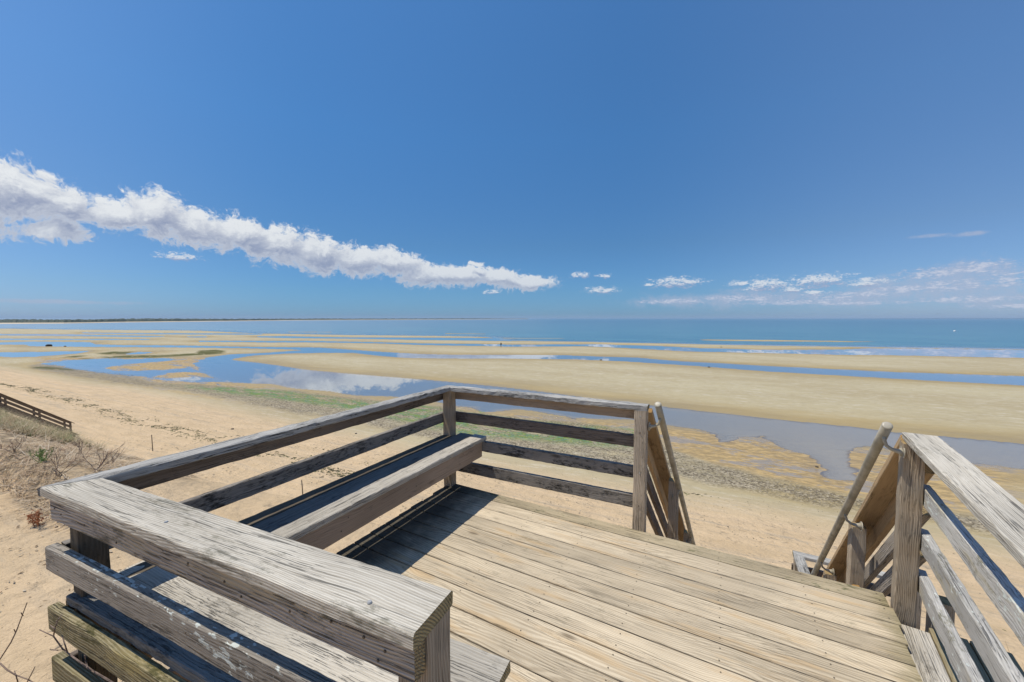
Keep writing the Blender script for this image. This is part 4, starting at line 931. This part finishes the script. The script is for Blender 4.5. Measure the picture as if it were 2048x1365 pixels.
# lower landing
land_ = thing('landing_railing', 'low grey railing of the stair landing far below the deck', 'railing', D(1.2, 5.4, -2.1), 'railings round the deck')
zc = -1.13
board('cap', land_, D(.857, 5.46, zc - T2), D(1.95, 5.41, zc - T2), .10, T2, Up, M_cap2)
board('cap', land_, D(.857 + .10, 4.95, zc - T2 + .003), D(.857 + .10, 5.45, zc - T2 + .003), .10, T2, Up, M_cap2)
for z_ in (-.26, -.50, -.75): board('rail', land_, D(.86, 5.55, zc + z_), D(1.95, 5.50, zc + z_), T2, .09, Up, M_rail)
for a in (.865, 1.84): post(land_, a, 5.45 - .04 * a + .0, -4.0, zc - T2, M_post)
lp = thing('landing', 'plank landing at the foot of the upper stairs', 'landing', D(1.2, 5.3, -2.15))
for k in range(5): board('plank', lp, D(-.4, 5.42 + .146 * -k + .0, -2.18), D(1.95, 5.37 + .146 * -k, -2.18), .14, T2, Up, M_deck)
for a in (-.3, .8, 1.85): board('joist', lp, D(a, 4.85, -2.38), D(a, 5.5, -2.38), T2, .195, Up, M_apron)

# ------------------------------------------------------------------ neighbouring beach stairs, far left
fx, fy, fz = drop_to_ground(130, 867)
fa, fb_ = ab(fx, fy); print('STAIRS', fa, fb_, fz, ground(np.array([fx]), np.array([fy])))
ns = thing('beach_stairs', 'brown wooden beach stairs with railings beyond the dune grass', 'stairs', (fx, fy, fz))
SLP = .84
def B(da, db, dz): return D(fa + da, fb_ + db, fz + dz)
UPB = D(0, SLP, 1).normalized()
for side in (0, 1.25):
    board('cap', ns, B(side - .05, .22, 1.10 - .185), B(side - .05, -11.5, 1.12 + 11.5 * SLP), .14, .045, UPB, M_oldst, seg=.5)
    for dz in (.93, .60, .27):
        board('rail', ns, B(side, .0, dz), B(side, -11.5, dz + 11.5 * SLP), .045, .15, UPB, M_oldst, seg=.5)
    for k in range(8):
        db = -.05 - 1.6 * k; post(ns, fa + side - .04, fb_ + db, fz - .5 - 0 * db, fz + 1.08 - SLP * db, M_oldst, s=.11)
    board('stringer', ns, B(side, .3, -.25), B(side, -11.5, -.25 + 11.5 * SLP), .05, .26, UPB, M_oldst, seg=.5)
for k in range(26):
    board('tread', ns, B(.05, -.1 - .44 * k, .05 + .44 * k * SLP), B(1.2, -.1 - .44 * k, .05 + .44 * k * SLP), .28, .04, Up, M_oldst, seg=.6)

# ------------------------------------------------------------------ single plants
def shrub(name, label, a, b, z, n, h, spread, mat, leaf=None, seed=1, cat='shrub', group=None):
    rnd = random.Random(seed); root = thing(name, label, cat, D(a, b, z), group)
    V = []; Fc = []
    def br(p, d, L, r, depth):
        pts_ = [p]; dd = d.copy(); nseg = 5
        for i in range(nseg):
            dd = (dd + Vector((rnd.uniform(-1, 1), rnd.uniform(-1, 1), rnd.uniform(-.6, 1))) * .22).normalized(); pts_.append(pts_[-1] + dd * L / nseg)
        s0 = len(V)
        for i, q in enumerate(pts_):
            rr = r * (1 - .75 * i / nseg); t1 = dd.orthogonal().normalized(); t2 = dd.cross(t1)
            for k in range(4): an = k * math.pi / 2; V.append(q + (t1 * math.cos(an) + t2 * math.sin(an)) * rr)
        for i in range(nseg):
            for k in range(4): a_ = s0 + i * 4 + k; b_ = s0 + i * 4 + (k + 1) % 4; Fc.append((a_, b_, b_ + 4, a_ + 4))
        if depth > 0:
            for _ in range(rnd.randint(2, 4)):
                q = pts_[rnd.randint(2, nseg)]; br(q, (dd + Vector((rnd.uniform(-1, 1), rnd.uniform(-1, 1), rnd.uniform(-.2, .8)))).normalized(), L * rnd.uniform(.35, .65), r * .6, depth - 1)
    for _ in range(n):
        d = Vector((rnd.uniform(-spread, spread), rnd.uniform(-spread, spread), 1)).normalized(); br(Vector((rnd.uniform(-.04, .04), rnd.uniform(-.04, .04), 0)), d, h * rnd.uniform(.6, 1), .006, 2)
    me = mesh_np('stems', [tuple(v) for v in V], Fc); link('stems', me, mat).parent = root
    if leaf:
        n2 = 220; Vl = []; Fl = []
        for i in range(n2):
            q = V[rnd.randrange(len(V))]; c = Vector(q) + Vector([rnd.uniform(-.02, .02) for _ in range(3)]); u_ = Vector([rnd.uniform(-1, 1) for _ in range(3)]).normalized() * .016; w_ = u_.orthogonal().normalized() * .005
            k = len(Vl); Vl += [c - u_, c + w_, c + u_, c - w_]; Fl.append((k, k + 1, k + 2, k + 3))
        me = mesh_np('foliage', [tuple(v) for v in Vl], Fl); link('foliage', me, leaf).parent = root
    return root
def at_ground(px, py):                # first hit of a line of sight with the dune
    for h in np.geomspace(1.5, 12, 900):
        p = to_plane([(px, py)], h)[0]; z = float(ground(np.array([p[0]]), np.array([p[1]]))[0])
        if HC - h <= z: return p[0], p[1], z
    return p[0], p[1], z
M_leafg = simple('green_leaves', (.13, .20, .06), (.20, .28, .09), 30)
x, y, z = at_ground(78, 1052); a, b = ab(x, y); shrub('dry_shrub', 'small rust-red dried plant on the bare sand by the near rail', a, b, z, 6, .16, 1.6, M_redtwig, M_redtwig, 3)
x, y, z = at_ground(84, 925); a, b = ab(x, y); shrub('green_plant', 'small bright green plant on the sandy dune', a, b, z, 9, .18, 1.2, M_leafg, M_leafg, 5, 'plant')
for i, (px, py, hh_, lb) in enumerate([(190, 942, .42, 'upright bare shrub at the dune edge, nearest the railing'), (160, 915, .38, 'bare brown shrub on the dune edge below the beach stairs'), (225, 930, .3, 'sparse low twigs at the tip of the dune'), (120, 950, .34, 'tangled bare shrub above the eroded bank'), (30, 905, .3, 'low bare twigs at the left end of the dune')]):
    x, y, z = at_ground(px, py); a, b = ab(x, y); shrub('bare_shrub', lb, a, b, z - .02, 5, hh_, 1.0, M_twig, None, 20 + i, group='bare shrubs on the dune')
# leafless branches in front of the near railing (in the plane b = .36 beside the rail)
def pb(px, py, B_=.36):
    u = (px - 1024) / F_PX; w = -(py - 682.5) / F_PX
    Yc = math.cos(PITCH) + w * math.sin(PITCH); Zc = w * math.cos(PITCH) - math.sin(PITCH)
    aa, bb_ = ab(u, Yc); k = B_ / bb_; return Vector((u * k, Yc * k, HC + Zc * k))
def branch(label, lines, root_px, r=.0022, B_=.36):
    rp = pb(*root_px, B_); gzr = float(ground(np.array([rp.x]), np.array([rp.y]))[0])
    th_ = thing('bare_branch', label, 'branch', (rp.x, rp.y, gzr), 'leafless branches in front of the near railing')
    for j, ln in enumerate(lines):
        P3 = [pb(p_[0], p_[1], B_ + .012 * math.sin(i * 2.1 + j)) for i, p_ in enumerate(ln)]
        if j == 0: P3 = [Vector((rp.x, rp.y, gzr - .05)), Vector((rp.x, rp.y, (gzr + P3[0].z) / 2))] + P3
        n_ = len(P3); tube('twig', th_, P3, [r * (1.3 if j == 0 else .8) * (1 - .6 * i / n_) for i in range(n_)], M_twig, 6)
branch('forked leafless branch crossing the lowest near rail', [[(225, 1365), (190, 1345), (165, 1328), (140, 1310), (125, 1298), (107, 1273), (79, 1260)], [(107, 1273), (110, 1256), (116, 1240), (125, 1228)], [(135, 1306), (130, 1290), (124, 1271)], [(129, 1300), (115, 1301), (100, 1300)], [(110, 1258), (101, 1251)], [(175, 1336), (171, 1322), (169, 1311)]], (240, 1400))
branch('single straight leafless twig leaning right over bare sand', [[(-20, 1350), (0, 1319), (22, 1285), (33, 1262), (45, 1230), (54, 1206)], [(31, 1265), (28, 1259)], [(46, 1232), (42, 1226)]], (-40, 1420), .0018, .34)
branch('arching leafless twig at the bottom left corner', [[(-30, 1322), (0, 1327), (14, 1340), (30, 1350), (55, 1359), (75, 1370)], [(54, 1365), (62, 1350), (70, 1334)], [(36, 1366), (32, 1352), (29, 1342)]], (-60, 1400), .002, .33)

# ------------------------------------------------------------------ sea air
HAZE = True
if HAZE:
    S_ = 20000.
    hv = [(x, y, z) for z in (WL - 6, 75.) for (x, y) in ((-S_, -S_), (S_, -S_), (S_, S_), (-S_, S_))]
    me = mesh_np('haze', hv, [(0, 3, 2, 1), (4, 5, 6, 7), (0, 1, 5, 4), (1, 2, 6, 5), (2, 3, 7, 6), (3, 0, 4, 7)])
    m, t = new_mat('sea_air'); pv = t.add('ShaderNodeVolumePrincipled'); pv.inputs['Color'].default_value = (.62, .80, 1, 1); pv.inputs['Density'].default_value = 5e-5
    o_ = t.add('ShaderNodeOutputMaterial'); t.l.new(pv.outputs[0], o_.inputs['Volume'])
    tag(link('haze', me, m), None, None, kind='stuff')
